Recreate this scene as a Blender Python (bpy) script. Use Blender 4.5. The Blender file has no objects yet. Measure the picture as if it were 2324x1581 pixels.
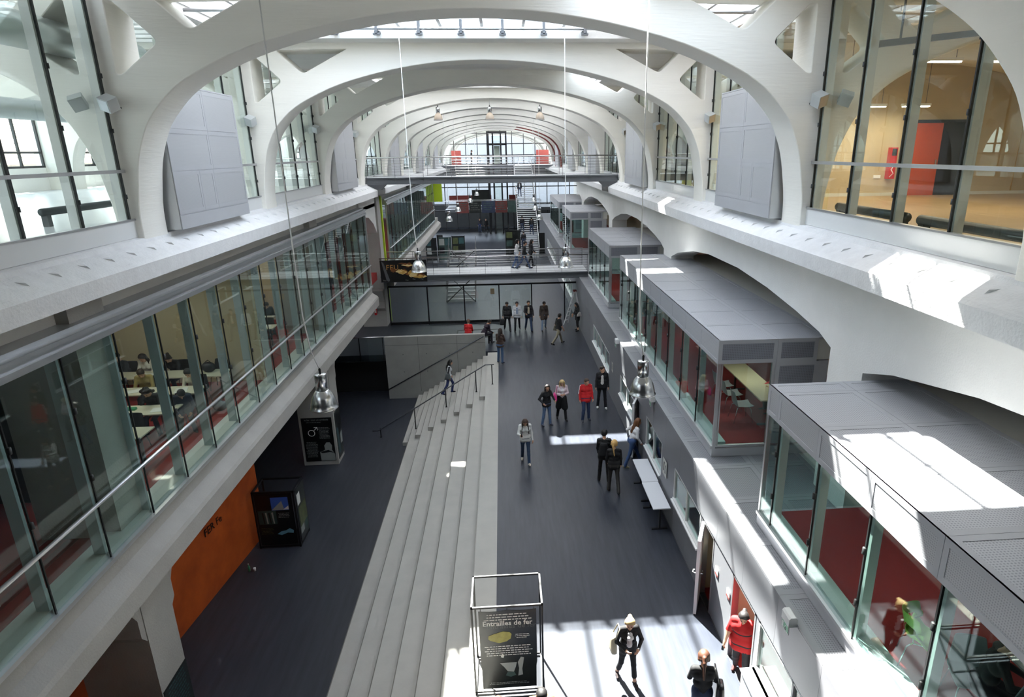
import bpy, bmesh, math, random
import numpy as np
from mathutils import Vector, Matrix
sin, cos, pi, rad = math.sin, math.cos, math.pi, math.radians
random.seed(7)
S = bpy.context.scene
COL = S.collection

# ------------------------------------------------------------------ camera
def _cam():
    pit, yaw, rol = rad(17.96587), rad(4.23422), rad(-0.64155)
    cp, sp, cy, sy = cos(pit), sin(pit), cos(yaw), sin(yaw)
    fwd = Vector((sy*cp, cy*cp, -sp)); r = Vector((cy, -sy, 0)); up = r.cross(fwd)
    r2 = r*cos(rol) + up*sin(rol); u2 = -r*sin(rol) + up*cos(rol)
    cd = bpy.data.cameras.new('camera'); cd.sensor_fit = 'HORIZONTAL'; cd.sensor_width = 36
    cd.lens = 1457.235/2324*36
    cd.shift_x = (1162-1254.62)/2324; cd.shift_y = (815.595-790.5)/2324
    cd.clip_start = .05; cd.clip_end = 500
    o = bpy.data.objects.new('camera', cd); COL.objects.link(o)
    o.matrix_world = Matrix(((r2.x, u2.x, -fwd.x, 0), (r2.y, u2.y, -fwd.y, 0), (r2.z, u2.z, -fwd.z, 10.0), (0, 0, 0, 1)))
    S.camera = o
_cam()
# ------------------------------------------------------------------ light and exposure
SUND = Vector((0.23, -0.60, -1.0))
def _light():
    w = bpy.data.worlds.new('sky'); S.world = w; w.use_nodes = True
    nt = w.node_tree; bg = nt.nodes['Background']
    sky = nt.nodes.new('ShaderNodeTexSky'); sky.sky_type = 'NISHITA'; sky.sun_disc = False
    sky.sun_elevation = math.atan2(1.0, math.hypot(.23, .60)); sky.sun_rotation = math.atan2(-SUND.x, -SUND.y)
    sky.air_density = 1.0; sky.dust_density = 2.5; sky.ozone_density = 1.0; sky.altitude = 100
    mx = nt.nodes.new('ShaderNodeMixRGB'); mx.inputs[0].default_value = .55
    mx.inputs[2].default_value = (.80, .86, .95, 1)
    sc = nt.nodes.new('ShaderNodeMixRGB'); sc.blend_type = 'MULTIPLY'; sc.inputs[0].default_value = 1; sc.inputs[2].default_value = (.14, .14, .14, 1)
    nt.links.new(sky.outputs[0], sc.inputs[1]); nt.links.new(sc.outputs[0], mx.inputs[1]); nt.links.new(mx.outputs[0], bg.inputs[0])
    bg.inputs[1].default_value = SKY
    sd = bpy.data.lights.new('sun', 'SUN'); sd.energy = SUN; sd.angle = rad(.7); sd.color = (1, .96, .9)
    o = bpy.data.objects.new('sun', sd); COL.objects.link(o); o.rotation_euler = SUND.to_track_quat('-Z', 'Y').to_euler(); o.location = (-5, 12, 30)
SKY, SUN = 7.5, 60.0
_light()
S.view_settings.view_transform = 'Standard'; S.view_settings.look = 'None'; S.view_settings.gamma = 1
S.view_settings.exposure = 0.4; S.view_settings.use_curve_mapping = False
cyc = S.cycles
cyc.max_bounces = 10; cyc.diffuse_bounces = 5; cyc.glossy_bounces = 4; cyc.transmission_bounces = 8; cyc.transparent_max_bounces = 32
cyc.sample_clamp_indirect = 6; cyc.caustics_reflective = False; cyc.caustics_refractive = False
cyc.use_adaptive_sampling = True; cyc.adaptive_threshold = .02

# ------------------------------------------------------------------ materials
def srgb(r, g, b):
    f = lambda c: (c/12.92 if c <= .04045 else ((c+.055)/1.055)**2.4)
    return (f(r/255), f(g/255), f(b/255), 1)
M = {}
def mat(name, c, rough=.5, metal=0, spec=.5, var=0, scale=3, stretch=(1, 1, 1), bump=0, bscale=40, c2=None, emit=None, es=0, rvar=0, alpha=None):
    m = bpy.data.materials.new(name); m.use_nodes = True; nt = m.node_tree; n = nt.nodes; l = nt.links
    b = n['Principled BSDF']
    col = c if len(c) == 4 else srgb(*c)
    b.inputs['Base Color'].default_value = col; b.inputs['Roughness'].default_value = rough; b.inputs['Metallic'].default_value = metal
    b.inputs['Specular IOR Level'].default_value = spec
    if var or bump or rvar:
        tc = n.new('ShaderNodeTexCoord'); mp = n.new('ShaderNodeMapping'); mp.inputs['Scale'].default_value = stretch
        l.new(tc.outputs['Object'], mp.inputs[0])
        nz = n.new('ShaderNodeTexNoise'); nz.inputs['Scale'].default_value = scale; nz.inputs['Detail'].default_value = 6; nz.inputs['Roughness'].default_value = .6
        l.new(mp.outputs[0], nz.inputs['Vector'])
        if var:
            rp = n.new('ShaderNodeValToRGB'); rp.color_ramp.elements[0].position = .3; rp.color_ramp.elements[1].position = .7
            d = c2 if c2 else tuple(x*(1-var) for x in col[:3])+(1,)
            if len(d) == 3: d = srgb(*d)
            rp.color_ramp.elements[0].color = d; rp.color_ramp.elements[1].color = col
            l.new(nz.outputs[0], rp.inputs[0]); l.new(rp.outputs[0], b.inputs['Base Color'])
        if rvar:
            mr = n.new('ShaderNodeMapRange'); mr.inputs[1].default_value = .3; mr.inputs[2].default_value = .7
            mr.inputs[3].default_value = rough-rvar; mr.inputs[4].default_value = rough+rvar
            l.new(nz.outputs[0], mr.inputs[0]); l.new(mr.outputs[0], b.inputs['Roughness'])
        if bump:
            n2 = n.new('ShaderNodeTexNoise'); n2.inputs['Scale'].default_value = bscale; n2.inputs['Detail'].default_value = 4
            l.new(mp.outputs[0], n2.inputs['Vector'])
            bp = n.new('ShaderNodeBump'); bp.inputs['Strength'].default_value = bump; bp.inputs['Distance'].default_value = .02
            l.new(n2.outputs[0], bp.inputs['Height']); l.new(bp.outputs[0], b.inputs['Normal'])
    if emit:
        b.inputs['Emission Color'].default_value = emit if len(emit) == 4 else srgb(*emit); b.inputs['Emission Strength'].default_value = es
    M[name] = m
    return m
def glassmat(name, tint, ior=1.5, boost=0., rough=0.0):
    m = bpy.data.materials.new(name); m.use_nodes = True; nt = m.node_tree; n = nt.nodes; l = nt.links
    n.remove(n['Principled BSDF']); out = n['Material Output']
    tr = n.new('ShaderNodeBsdfTransparent'); tr.inputs[0].default_value = tint
    gl = n.new('ShaderNodeBsdfGlossy'); gl.inputs['Roughness'].default_value = rough; gl.inputs[0].default_value = (.95, 1, .98, 1)
    # Schlick reflectance, the same from either side of the pane
    ge = n.new('ShaderNodeNewGeometry'); dt = n.new('ShaderNodeVectorMath'); dt.operation = 'DOT_PRODUCT'; l.new(ge.outputs['Normal'], dt.inputs[0]); l.new(ge.outputs['Incoming'], dt.inputs[1])
    ab = n.new('ShaderNodeMath'); ab.operation = 'ABSOLUTE'; l.new(dt.outputs['Value'], ab.inputs[0])
    om = n.new('ShaderNodeMath'); om.operation = 'SUBTRACT'; om.inputs[0].default_value = 1; om.use_clamp = True; l.new(ab.outputs[0], om.inputs[1])
    pw = n.new('ShaderNodeMath'); pw.operation = 'POWER'; pw.inputs[1].default_value = 5; l.new(om.outputs[0], pw.inputs[0])
    f0 = ((ior-1)/(ior+1))**2+boost
    ad = n.new('ShaderNodeMath'); ad.operation = 'MULTIPLY_ADD'; ad.inputs[1].default_value = 1-f0; ad.inputs[2].default_value = f0; ad.use_clamp = True; l.new(pw.outputs[0], ad.inputs[0])
    mx = n.new('ShaderNodeMixShader'); l.new(ad.outputs[0], mx.inputs[0]); l.new(tr.outputs[0], mx.inputs[1]); l.new(gl.outputs[0], mx.inputs[2])
    l.new(mx.outputs[0], out.inputs[0]); M[name] = m
def perfmat(name, c, hole, pitch, axis, rough=.45, metal=.3):
    "sheet metal with a fine grid of punched holes"
    m = bpy.data.materials.new(name); m.use_nodes = True; nt = m.node_tree; n = nt.nodes; l = nt.links
    b = n['Principled BSDF']; b.inputs['Roughness'].default_value = rough; b.inputs['Metallic'].default_value = metal
    tc = n.new('ShaderNodeTexCoord'); sx = n.new('ShaderNodeSeparateXYZ'); l.new(tc.outputs['Object'], sx.inputs[0])
    def wave(i):
        a = n.new('ShaderNodeMath'); a.operation = 'MULTIPLY'; a.inputs[1].default_value = 2*pi/pitch; l.new(sx.outputs[i], a.inputs[0])
        s = n.new('ShaderNodeMath'); s.operation = 'SINE'; l.new(a.outputs[0], s.inputs[0]); return s
    i, j = {'z': (0, 1), 'x': (1, 2), 'y': (0, 2)}[axis]
    p = n.new('ShaderNodeMath'); p.operation = 'ADD'; l.new(wave(i).outputs[0], p.inputs[0]); l.new(wave(j).outputs[0], p.inputs[1])
    g = n.new('ShaderNodeMath'); g.operation = 'GREATER_THAN'; g.inputs[1].default_value = .75; l.new(p.outputs[0], g.inputs[0])
    mx = n.new('ShaderNodeMixRGB'); mx.inputs[1].default_value = srgb(*c); mx.inputs[2].default_value = srgb(*hole)
    l.new(g.outputs[0], mx.inputs[0]); l.new(mx.outputs[0], b.inputs['Base Color']); M[name] = m
mat('white_concrete', (236, 235, 231), .75, var=.06, scale=1.3, bump=.25, bscale=30)
mat('board_concrete', (240, 238, 230), .75, var=.04, scale=1.0, stretch=(.25, .25, 3), bump=.3, bscale=8)
mat('rough_concrete', (232, 232, 232), .85, var=.10, scale=4, bump=.5, bscale=22)
mat('step_concrete', (172, 170, 163), .6, var=.14, scale=1.6, bump=.1, bscale=60, rvar=.1)
mat('grey_concrete', (158, 158, 154), .7, var=.16, scale=1.1, bump=.15, bscale=25)
mat('resin_floor', (54, 58, 67), .34, var=.5, scale=7, stretch=(1.2, .10, 1), c2=(40, 44, 53), spec=.32)
mat('resin_dark', (54, 57, 65), .40, var=.5, scale=5, stretch=(1.2, .12, 1), c2=(42, 45, 52), spec=.4)
mat('aisle_floor', (205, 208, 210), .25, var=.05, scale=1)
mat('wood_floor', (176, 150, 116), .35, var=.15, scale=1.2, stretch=(.3, 3, 1))
mat('beige_wall', (190, 172, 140), .8, var=.2, scale=.7, bump=.1)
mat('cream_wall', (205, 190, 160), .85, var=.05)
mat('wood_wall', (176, 142, 78), .7, var=.3, scale=1.2, stretch=(3, 3, .2))
mat('orange_wall', (212, 98, 38), .55, var=.3, scale=1.1, c2=(176, 76, 28), bump=.05)
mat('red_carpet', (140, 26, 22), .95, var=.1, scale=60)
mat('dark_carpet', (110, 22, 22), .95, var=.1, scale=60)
mat('ledge_metal_shaded', (142, 144, 148), .5, metal=.2, var=.05, scale=1)  # panel metal darkened for the shade along the ledge
mat('metal_panel', (182, 184, 189), .42, metal=.2, var=.05, scale=1)
mat('alu', (190, 192, 194), .32, metal=.8)
mat('steel', (205, 205, 205), .2, metal=1)
mat('steel_dark', (92, 94, 98), .4, metal=.7)
mat('grey_paint', (96, 100, 106), .45, metal=.2)
mat('white_paint', (222, 223, 222), .5)
mat('off_white', (205, 205, 198), .6)
mat('fin', (188, 200, 203), .45, metal=.1)
mat('beam_concrete_shaded', (168, 166, 161), .8, var=.12, scale=1.3, bump=.3, bscale=26)  # white concrete darkened for the dim lower left side
mat('mullion', (214, 216, 212), .45, metal=.1)
mat('dark_mullion', (120, 138, 140), .45, metal=.1)
mat('gasket', (18, 22, 22), .5)
mat('black', (14, 14, 15), .5)
mat('black_metal', (26, 27, 29), .45, metal=.2)
mat('dark_wall', (70, 70, 72), .8, var=.1)
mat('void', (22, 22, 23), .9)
mat('teal_panel', (58, 70, 74), .4)
perfmat('perf_roof', (190, 192, 197), (150, 152, 158), .04, 'z')
perfmat('perf_side', (188, 190, 194), (158, 160, 165), .032, 'x')
perfmat('perf_ledge_shaded', (138, 140, 145), (104, 106, 110), .04, 'z')  # ledge shade put into a darker perforated sheet
perfmat('perf_cab', (186, 188, 192), (166, 168, 172), .014, 'x')
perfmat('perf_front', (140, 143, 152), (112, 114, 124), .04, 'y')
glassmat('glass', (.93, .97, .95, 1), 1.45)
glassmat('green_glass', (.84, .91, .89, 1), 1.5, .015)
glassmat('pod_glass', (.82, .92, .90, 1), 1.5, .01)
glassmat('roof_glass', (.95, .97, .97, 1), 1.3)
def transl(name, c, k):
    m = bpy.data.materials.new(name); m.use_nodes = True; nt = m.node_tree; n = nt.nodes; l = nt.links
    n.remove(n['Principled BSDF']); t = n.new('ShaderNodeBsdfTranslucent'); t.inputs[0].default_value = (c[0]*k, c[1]*k, c[2]*k, 1)
    d = n.new('ShaderNodeBsdfDiffuse'); d.inputs[0].default_value = (.7, .7, .7, 1); mx = n.new('ShaderNodeMixShader'); mx.inputs[0].default_value = .15
    l.new(t.outputs[0], mx.inputs[1]); l.new(d.outputs[0], mx.inputs[2]); l.new(mx.outputs[0], n['Material Output'].inputs[0]); M[name] = m
transl('opal_roof', (.95, .97, 1), .46)
transl('opal_fill', (1, .97, .9), .10)
transl('aisle_glazing', (.95, .97, 1), .36)
transl('opal_lamp', (1, .93, .85), .6)
mat('tube_light', (255, 250, 240), emit=(1, .86, .62, 1), es=16)
mat('tube_white', (255, 255, 255), emit=(1, .97, .9, 1), es=9)

# ------------------------------------------------------------------ mesh helpers
class MB:
    def __init__(s): s.v = []; s.f = []; s.m = []; s.sm = []
    def add(s, vs, fs, mi=0, smooth=False):
        k = len(s.v); s.v += [tuple(p) for p in vs]
        for f in fs: s.f.append(tuple(i+k for i in f)); s.m.append(mi); s.sm.append(smooth)
        return s
    def box(s, x0, x1, y0, y1, z0, z1, mi=0):
        if x0 > x1: x0, x1 = x1, x0
        if y0 > y1: y0, y1 = y1, y0
        if z0 > z1: z0, z1 = z1, z0
        vs = [(x, y, z) for x in (x0, x1) for y in (y0, y1) for z in (z0, z1)]
        return s.add(vs, [(0, 1, 3, 2), (4, 6, 7, 5), (0, 4, 5, 1), (2, 3, 7, 6), (0, 2, 6, 4), (1, 5, 7, 3)], mi)
    def hexa(s, p, mi=0):
        "p: 4 bottom corners (ccw) then 4 top"
        return s.add(p, [(3, 2, 1, 0), (4, 5, 6, 7), (0, 1, 5, 4), (1, 2, 6, 5), (2, 3, 7, 6), (3, 0, 4, 7)], mi)
    def prism(s, poly, axis, lo, hi, mi=0, smooth=False):
        def P(a, b, t): return {'y': (a, t, b), 'x': (t, a, b), 'z': (a, b, t)}[axis]
        n = len(poly); vs = [P(a, b, lo) for a, b in poly]+[P(a, b, hi) for a, b in poly]
        ar = sum(poly[i][0]*poly[(i+1) % n][1]-poly[(i+1) % n][0]*poly[i][1] for i in range(n))
        fs = [tuple(range(n)), tuple(range(2*n-1, n-1, -1))]+[(i, i+n, (i+1) % n+n, (i+1) % n) for i in range(n)]
        if (ar > 0) != (axis == 'y'): fs = [f[::-1] for f in fs]
        return s.add(vs, fs, mi, smooth)
    def bar(s, a, b, w, h=None, mi=0, up=(0, 0, 1)):
        a = Vector(a); b = Vector(b); d = (b-a).normalized(); u = Vector(up)
        if abs(d.dot(u)) > .98: u = Vector((0, 1, 0))
        r = d.cross(u).normalized(); u = r.cross(d); h = h or w
        q = [-r*w/2-u*h/2, r*w/2-u*h/2, r*w/2+u*h/2, -r*w/2+u*h/2]
        return s.add([a+k for k in q]+[b+k for k in q], [(0, 1, 2, 3), (7, 6, 5, 4), (0, 4, 5, 1), (1, 5, 6, 2), (2, 6, 7, 3), (3, 7, 4, 0)], mi)
    def tube(s, pts, r, n=8, mi=0, cap=True):
        pts = [Vector(p) for p in pts]; N = len(pts); rs = r if isinstance(r, (list, tuple)) else [r]*N
        vs = []; u = None
        for i, p in enumerate(pts):
            d = (pts[min(i+1, N-1)]-pts[max(i-1, 0)]).normalized()
            if u is None:
                u = Vector((0, 0, 1)) if abs(d.z) < .9 else Vector((1, 0, 0))
            u = (u-d*u.dot(d)).normalized(); w = d.cross(u)
            for k in range(n): vs.append(p+(u*cos(2*pi*k/n)+w*sin(2*pi*k/n))*rs[i])
        fs = [(i*n+k, i*n+(k+1) % n, (i+1)*n+(k+1) % n, (i+1)*n+k) for i in range(N-1) for k in range(n)]
        if cap: fs += [tuple(range(n-1, -1, -1)), tuple(range((N-1)*n, N*n))]
        return s.add(vs, fs, mi, True)
    def lathe(s, prof, c, n=24, mi=0):
        "prof: (radius, z) list, axis z through c"
        vs = [(c[0]+r*cos(2*pi*k/n), c[1]+r*sin(2*pi*k/n), c[2]+z) for r, z in prof for k in range(n)]
        fs = [(i*n+k, i*n+(k+1) % n, (i+1)*n+(k+1) % n, (i+1)*n+k) for i in range(len(prof)-1) for k in range(n)]
        return s.add(vs, fs, mi, True)
    def ell(s, c, r, n=10, mi=0):
        vs = []; fs = []
        for i in range(n+1):
            t = pi*i/n
            for k in range(n): vs.append((c[0]+r[0]*sin(t)*cos(2*pi*k/n), c[1]+r[1]*sin(t)*sin(2*pi*k/n), c[2]-r[2]*cos(t)))
        for i in range(n):
            for k in range(n): fs.append((i*n+k, i*n+(k+1) % n, (i+1)*n+(k+1) % n, (i+1)*n+k))
        return s.add(vs, fs, mi, True)
    def panel(s, o, u, v, n, border, depth, mi0=0, mi1=1, th=.03):
        "framed sheet: a border in mi0 round an inset centre in mi1; o corner, u and v edges, n outward normal"
        o, u, v, n = Vector(o), Vector(u), Vector(v), Vector(n).normalized()
        uu = u.normalized()*border; vv = v.normalized()*border
        A = [o, o+u, o+u+v, o+v]; B = [o+uu+vv, o+u-uu+vv, o+u-uu+v-vv, o+uu+v-vv]; Cc = [p-n*depth for p in B]; D = [p-n*th for p in A]
        fs = [(i, (i+1) % 4, 4+(i+1) % 4, 4+i) for i in range(4)]+[(4+i, 4+(i+1) % 4, 8+(i+1) % 4, 8+i) for i in range(4)]+[(12+i, 12+(i+1) % 4, (i+1) % 4, i) for i in range(4)]
        flip = u.cross(v).dot(n) < 0
        f2 = [(8, 9, 10, 11)]
        if flip: fs = [f[::-1] for f in fs]; f2 = [f[::-1] for f in f2]
        s.add(A+B+Cc+D, fs, mi0); k = len(s.v)-16
        s.f.append(tuple(i+k for i in f2[0])); s.m.append(mi1); s.sm.append(False)
        return s
    def mesh(s, name, mats):
        me = bpy.data.meshes.new(name); me.from_pydata(s.v, [], s.f)
        for x in mats: me.materials.append(M[x] if isinstance(x, str) else x)
        if len(mats) > 1: me.polygons.foreach_set('material_index', s.m)
        if any(s.sm): me.polygons.foreach_set('use_smooth', s.sm)
        me.update(); return me
    def obj(s, name, mats, parent=None, **kw):
        if isinstance(mats, str): mats = [mats]
        return link(name, s.mesh(name, mats), parent, **kw)
def link(name, me, parent=None, label=None, cat=None, group=None, kind=None):
    o = bpy.data.objects.new(name, me); COL.objects.link(o)
    if parent: setpar(o, parent)
    return tag(o, label, cat, group, kind)
WM = {}
def setpar(o, p):
    o.parent = p; o.matrix_parent_inverse = WM.get(p.name, Matrix()).inverted()
def tag(o, label=None, cat=None, group=None, kind=None):
    if label: o['label'] = label
    if cat: o['category'] = cat
    if group: o['group'] = group
    if kind: o['kind'] = kind
    return o
def thing(name, label, cat, loc=(0, 0, 0), group=None, kind=None):
    o = bpy.data.objects.new(name, None); COL.objects.link(o); o.location = loc; o.empty_display_size = .2
    WM[o.name] = Matrix.Translation(loc)
    return tag(o, label, cat, group, kind)
def struct(name, mb, mats, parent=None): return mb.obj(name, mats, parent, kind='structure')
def sroot(name, loc=(0, 0, 0)):
    o = bpy.data.objects.new(name, None); COL.objects.link(o); o.location = loc; WM[o.name] = Matrix.Translation(loc); o['kind'] = 'structure'; return o
def dup(root, loc, rotz=None, label=None, scale=None):
    r = root.copy(); COL.objects.link(r); r.location = loc
    if rotz is not None: r.rotation_euler = (0, 0, rotz)
    if scale: r.scale = (scale,)*3
    if label: r['label'] = label
    for c in root.children:
        k = c.copy(); COL.objects.link(k); k.parent = r; k.matrix_parent_inverse = c.matrix_parent_inverse.copy()
        for g in c.children:
            q = g.copy(); COL.objects.link(q); q.parent = k; q.matrix_parent_inverse = g.matrix_parent_inverse.copy()
    return r
def flat(name, loops, th, bevel=0):
    "a plate in the XZ plane, thickness th along +Y from y=0, made of outline loops with holes"
    cu = bpy.data.curves.new(name, 'CURVE'); cu.dimensions = '2D'; cu.fill_mode = 'BOTH'; cu.extrude = th/2-bevel; cu.bevel_depth = bevel; cu.bevel_resolution = 1
    for lp in loops:
        sp = cu.splines.new('POLY'); sp.points.add(len(lp)-1); sp.use_cyclic_u = True
        for p, (a, b) in zip(sp.points, lp): p.co = (a, b, 0, 1)
    t = bpy.data.objects.new(name, cu); COL.objects.link(t); dg = bpy.context.evaluated_depsgraph_get(); dg.update()
    me = bpy.data.meshes.new_from_object(t.evaluated_get(dg)); bpy.data.objects.remove(t); bpy.data.curves.remove(cu)
    me.transform(Matrix.Translation((0, th/2, 0)) @ Matrix.Rotation(pi/2, 4, 'X')); me.materials.clear(); me.update(); return me
def arc(pts, n=6, r=.12):
    "round the corners of a closed polygon"
    out = []; N = len(pts)
    for i in range(N):
        a, b, c = Vector(pts[i-1]), Vector(pts[i]), Vector(pts[(i+1) % N]); d1 = (a-b); d2 = (c-b); q = min(r, d1.length*.45, d2.length*.45)
        p0 = b+d1.normalized()*q; p2 = b+d2.normalized()*q
        for k in range(n+1):
            t = k/n; out.append(tuple(p0*(1-t)**2+b*2*t*(1-t)+p2*t*t))
    return out
def textmesh(body, size, mat_, parent, mtx, name='lettering', ext=.002, align='CENTER', bold=0, shear=0, spacing=1):
    cu = bpy.data.curves.new(name, 'FONT'); cu.body = body; cu.size = size; cu.extrude = ext; cu.align_x = align; cu.align_y = 'CENTER'; cu.offset = bold; cu.shear = shear; cu.resolution_u = 2; cu.space_character = spacing
    t = bpy.data.objects.new(name, cu); COL.objects.link(t); dg = bpy.context.evaluated_depsgraph_get(); dg.update()
    me = bpy.data.meshes.new_from_object(t.evaluated_get(dg)); bpy.data.objects.remove(t); bpy.data.curves.remove(cu)
    me.transform(mtx); me.materials.clear(); me.materials.append(M[mat_]); me.update()
    return link(name, me, parent)
def basis(o, u, v):
    "matrix placing local x along u, y along v at o"
    u = Vector(u).normalized(); v = Vector(v); v = (v-u*v.dot(u)).normalized(); n = u.cross(v); o = Vector(o)
    return Matrix(((u.x, v.x, n.x, o.x), (u.y, v.y, n.y, o.y), (u.z, v.z, n.z, o.z), (0, 0, 0, 1)))
# ------------------------------------------------------------------ large structure
XC = -.4                                # long axis of the hall
FY = [-.6+7.05*i for i in range(0, 14)]  # front faces of the arch frames
FY = [6.5, 13.5, 20.55, 27.5, 34.6, 41.7, 48.75, 55.8, 62.85, 69.9, 76.95, 84.0]
FT = .95
PROF = [(6.74, 8.2), (6.735, 8.9), (6.66, 9.42), (6.58, 9.83), (6.47, 10.16), (6.28, 10.56), (6.04, 10.86), (5.73, 11.16), (5.37, 11.40), (4.91, 11.63), (4.46, 11.82), (3.87, 12.02), (3.0, 12.24), (2.1, 12.41), (1.1, 12.53), (0, 12.57)]
def smooth_prof():
    out = []
    P = [Vector(p) for p in PROF]; P = [P[0]]+P+[P[-1]+Vector((-1.1, -.04))]
    for i in range(1, len(P)-2):
        for k in range(3):
            t = k/3; a, b, c, d = P[i-1:i+3]
            out.append(tuple(.5*((2*b)+(c-a)*t+(2*a-5*b+4*c-d)*t*t+(3*b-a-3*c+d)*t**3)))
    out.append(PROF[-1]); return out
SP = smooth_prof()
def archline(c, flip=False):            # from +side foot over the crown to -side foot, centred on c
    a = [(c+u, z) for u, z in SP]+[(c-u, z) for u, z in SP[-2::-1]]
    return a
def frame_loops():
    out = [(-22.2, 8.2), (-22.2, 13.05), (22.2, 13.05), (22.2, 8.2)]
    for c in (13.91, 0, -13.91): out += archline(c)
    h1 = [(6.63, 12.68), (6.48, 12.68), (5.76, 11.99), (6.53, 11.42), (6.64, 11.42)]
    h2 = [(5.92, 12.83), (3.80, 12.86), (5.20, 12.16)]
    L = [[(a, b) for a, b in out]]
    for s in (1, -1):
        for h in (h1, h2):
            for mir in (0, 1):
                q = [((13.91-u if mir else u)*s, z) for u, z in h]
                L.append(arc(q, 5, .16))
    return [[(a+XC, b) for a, b in lp] for lp in L]
_fm = flat('arch_frame', frame_loops(), FT, .02); _fm.materials.append(M['board_concrete'])
for i, y in enumerate(FY):
    o = link('arch_frame', _fm, kind='structure'); o.location = (0, y, 0)

# main floor, lower floor, mezzanine floors, aisle floors
struct('floor', MB().box(-.45, 14, -2, 32.53, -.35, 0).box(-22, 14, 32.53, 100, -.35, 0), 'resin_floor')
struct('floor', MB().box(-16, -.9, -2, 46, -2.7, -2.38), 'resin_dark')
# cornice beams under the arches
def cornice(side):
    f = lambda x: x if side < 0 else 2*XC-x
    poly = [(-6.62, 7.80), (-6.6, 8.10), (-6.66, 8.15), (-7.10, 8.36), (-7.13, 8.44), (-7.30, 8.46), (-8.3, 8.46), (-8.3, 7.70), (-7.5, 7.62)]
    mb = MB().prism([(f(a), b) for a, b in poly], 'y', 0, 36.0).prism([(f(a), b) for a, b in poly], 'y', 38.3, 88)
    r = struct('trim_1' if side < 0 else 'trim_2', mb, 'rough_concrete')
    w = MB()
    for k in range(60):
        y = 3.2+k*.72
        if 35.5 < y < 38.8: continue
        b = [(-6.82, y, 8.228), (-6.98, y-.07, 8.304), (-6.98, y+.09, 8.304)]
        t = (-6.86, y-.02, 8.285)
        p = [(f(a), c, d) for a, c, d in b+[t]]
        w.add(p, [(0, 1, 2), (0, 3, 1), (1, 3, 2), (2, 3, 0)])
    o = w.obj('casting_scar', ['rough_concrete'], r); o['kind'] = 'stuff'
cornice(-1); cornice(1)
# aisle floors at the upper level and their outer walls
struct('floor', MB().box(-22.6, -7.3, 0, 88, 8.0, 8.45), 'aisle_floor')
struct('floor', MB().box(6.5, 22, 0, 88, 8.0, 8.45), 'wood_floor')
def aisle_roof(x0, x1, name, glazed):
    root = sroot(name, ((x0+x1)/2, 40, 13.2)); 
    for i in range(len(FY)):
        ya = FY[i]+FT if i else 2; ya = (FY[i-1]+FT) if i else 0.5; yb = FY[i]
        mb = MB(); mb.box(x0, x1, yb, yb+FT, 13.05, 13.4)
        n = 9 if glazed else 4
        for k in range(n+1):
            y = ya+(yb-ya)*k/n; mb.box(x0, x1, max(ya, y-.12), min(yb, y+.12), 13.0, 13.4)
        mb.obj('purlin', ['white_paint'], root)
        MB().box(x0, x1, ya, yb, 13.4, 13.43).obj('roof_glazing', ['aisle_glazing' if glazed else 'white_paint'], root)
aisle_roof(-22.2, -7.5, 'ceiling', True)
aisle_roof(6.7, 22, 'ceiling', False)
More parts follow.
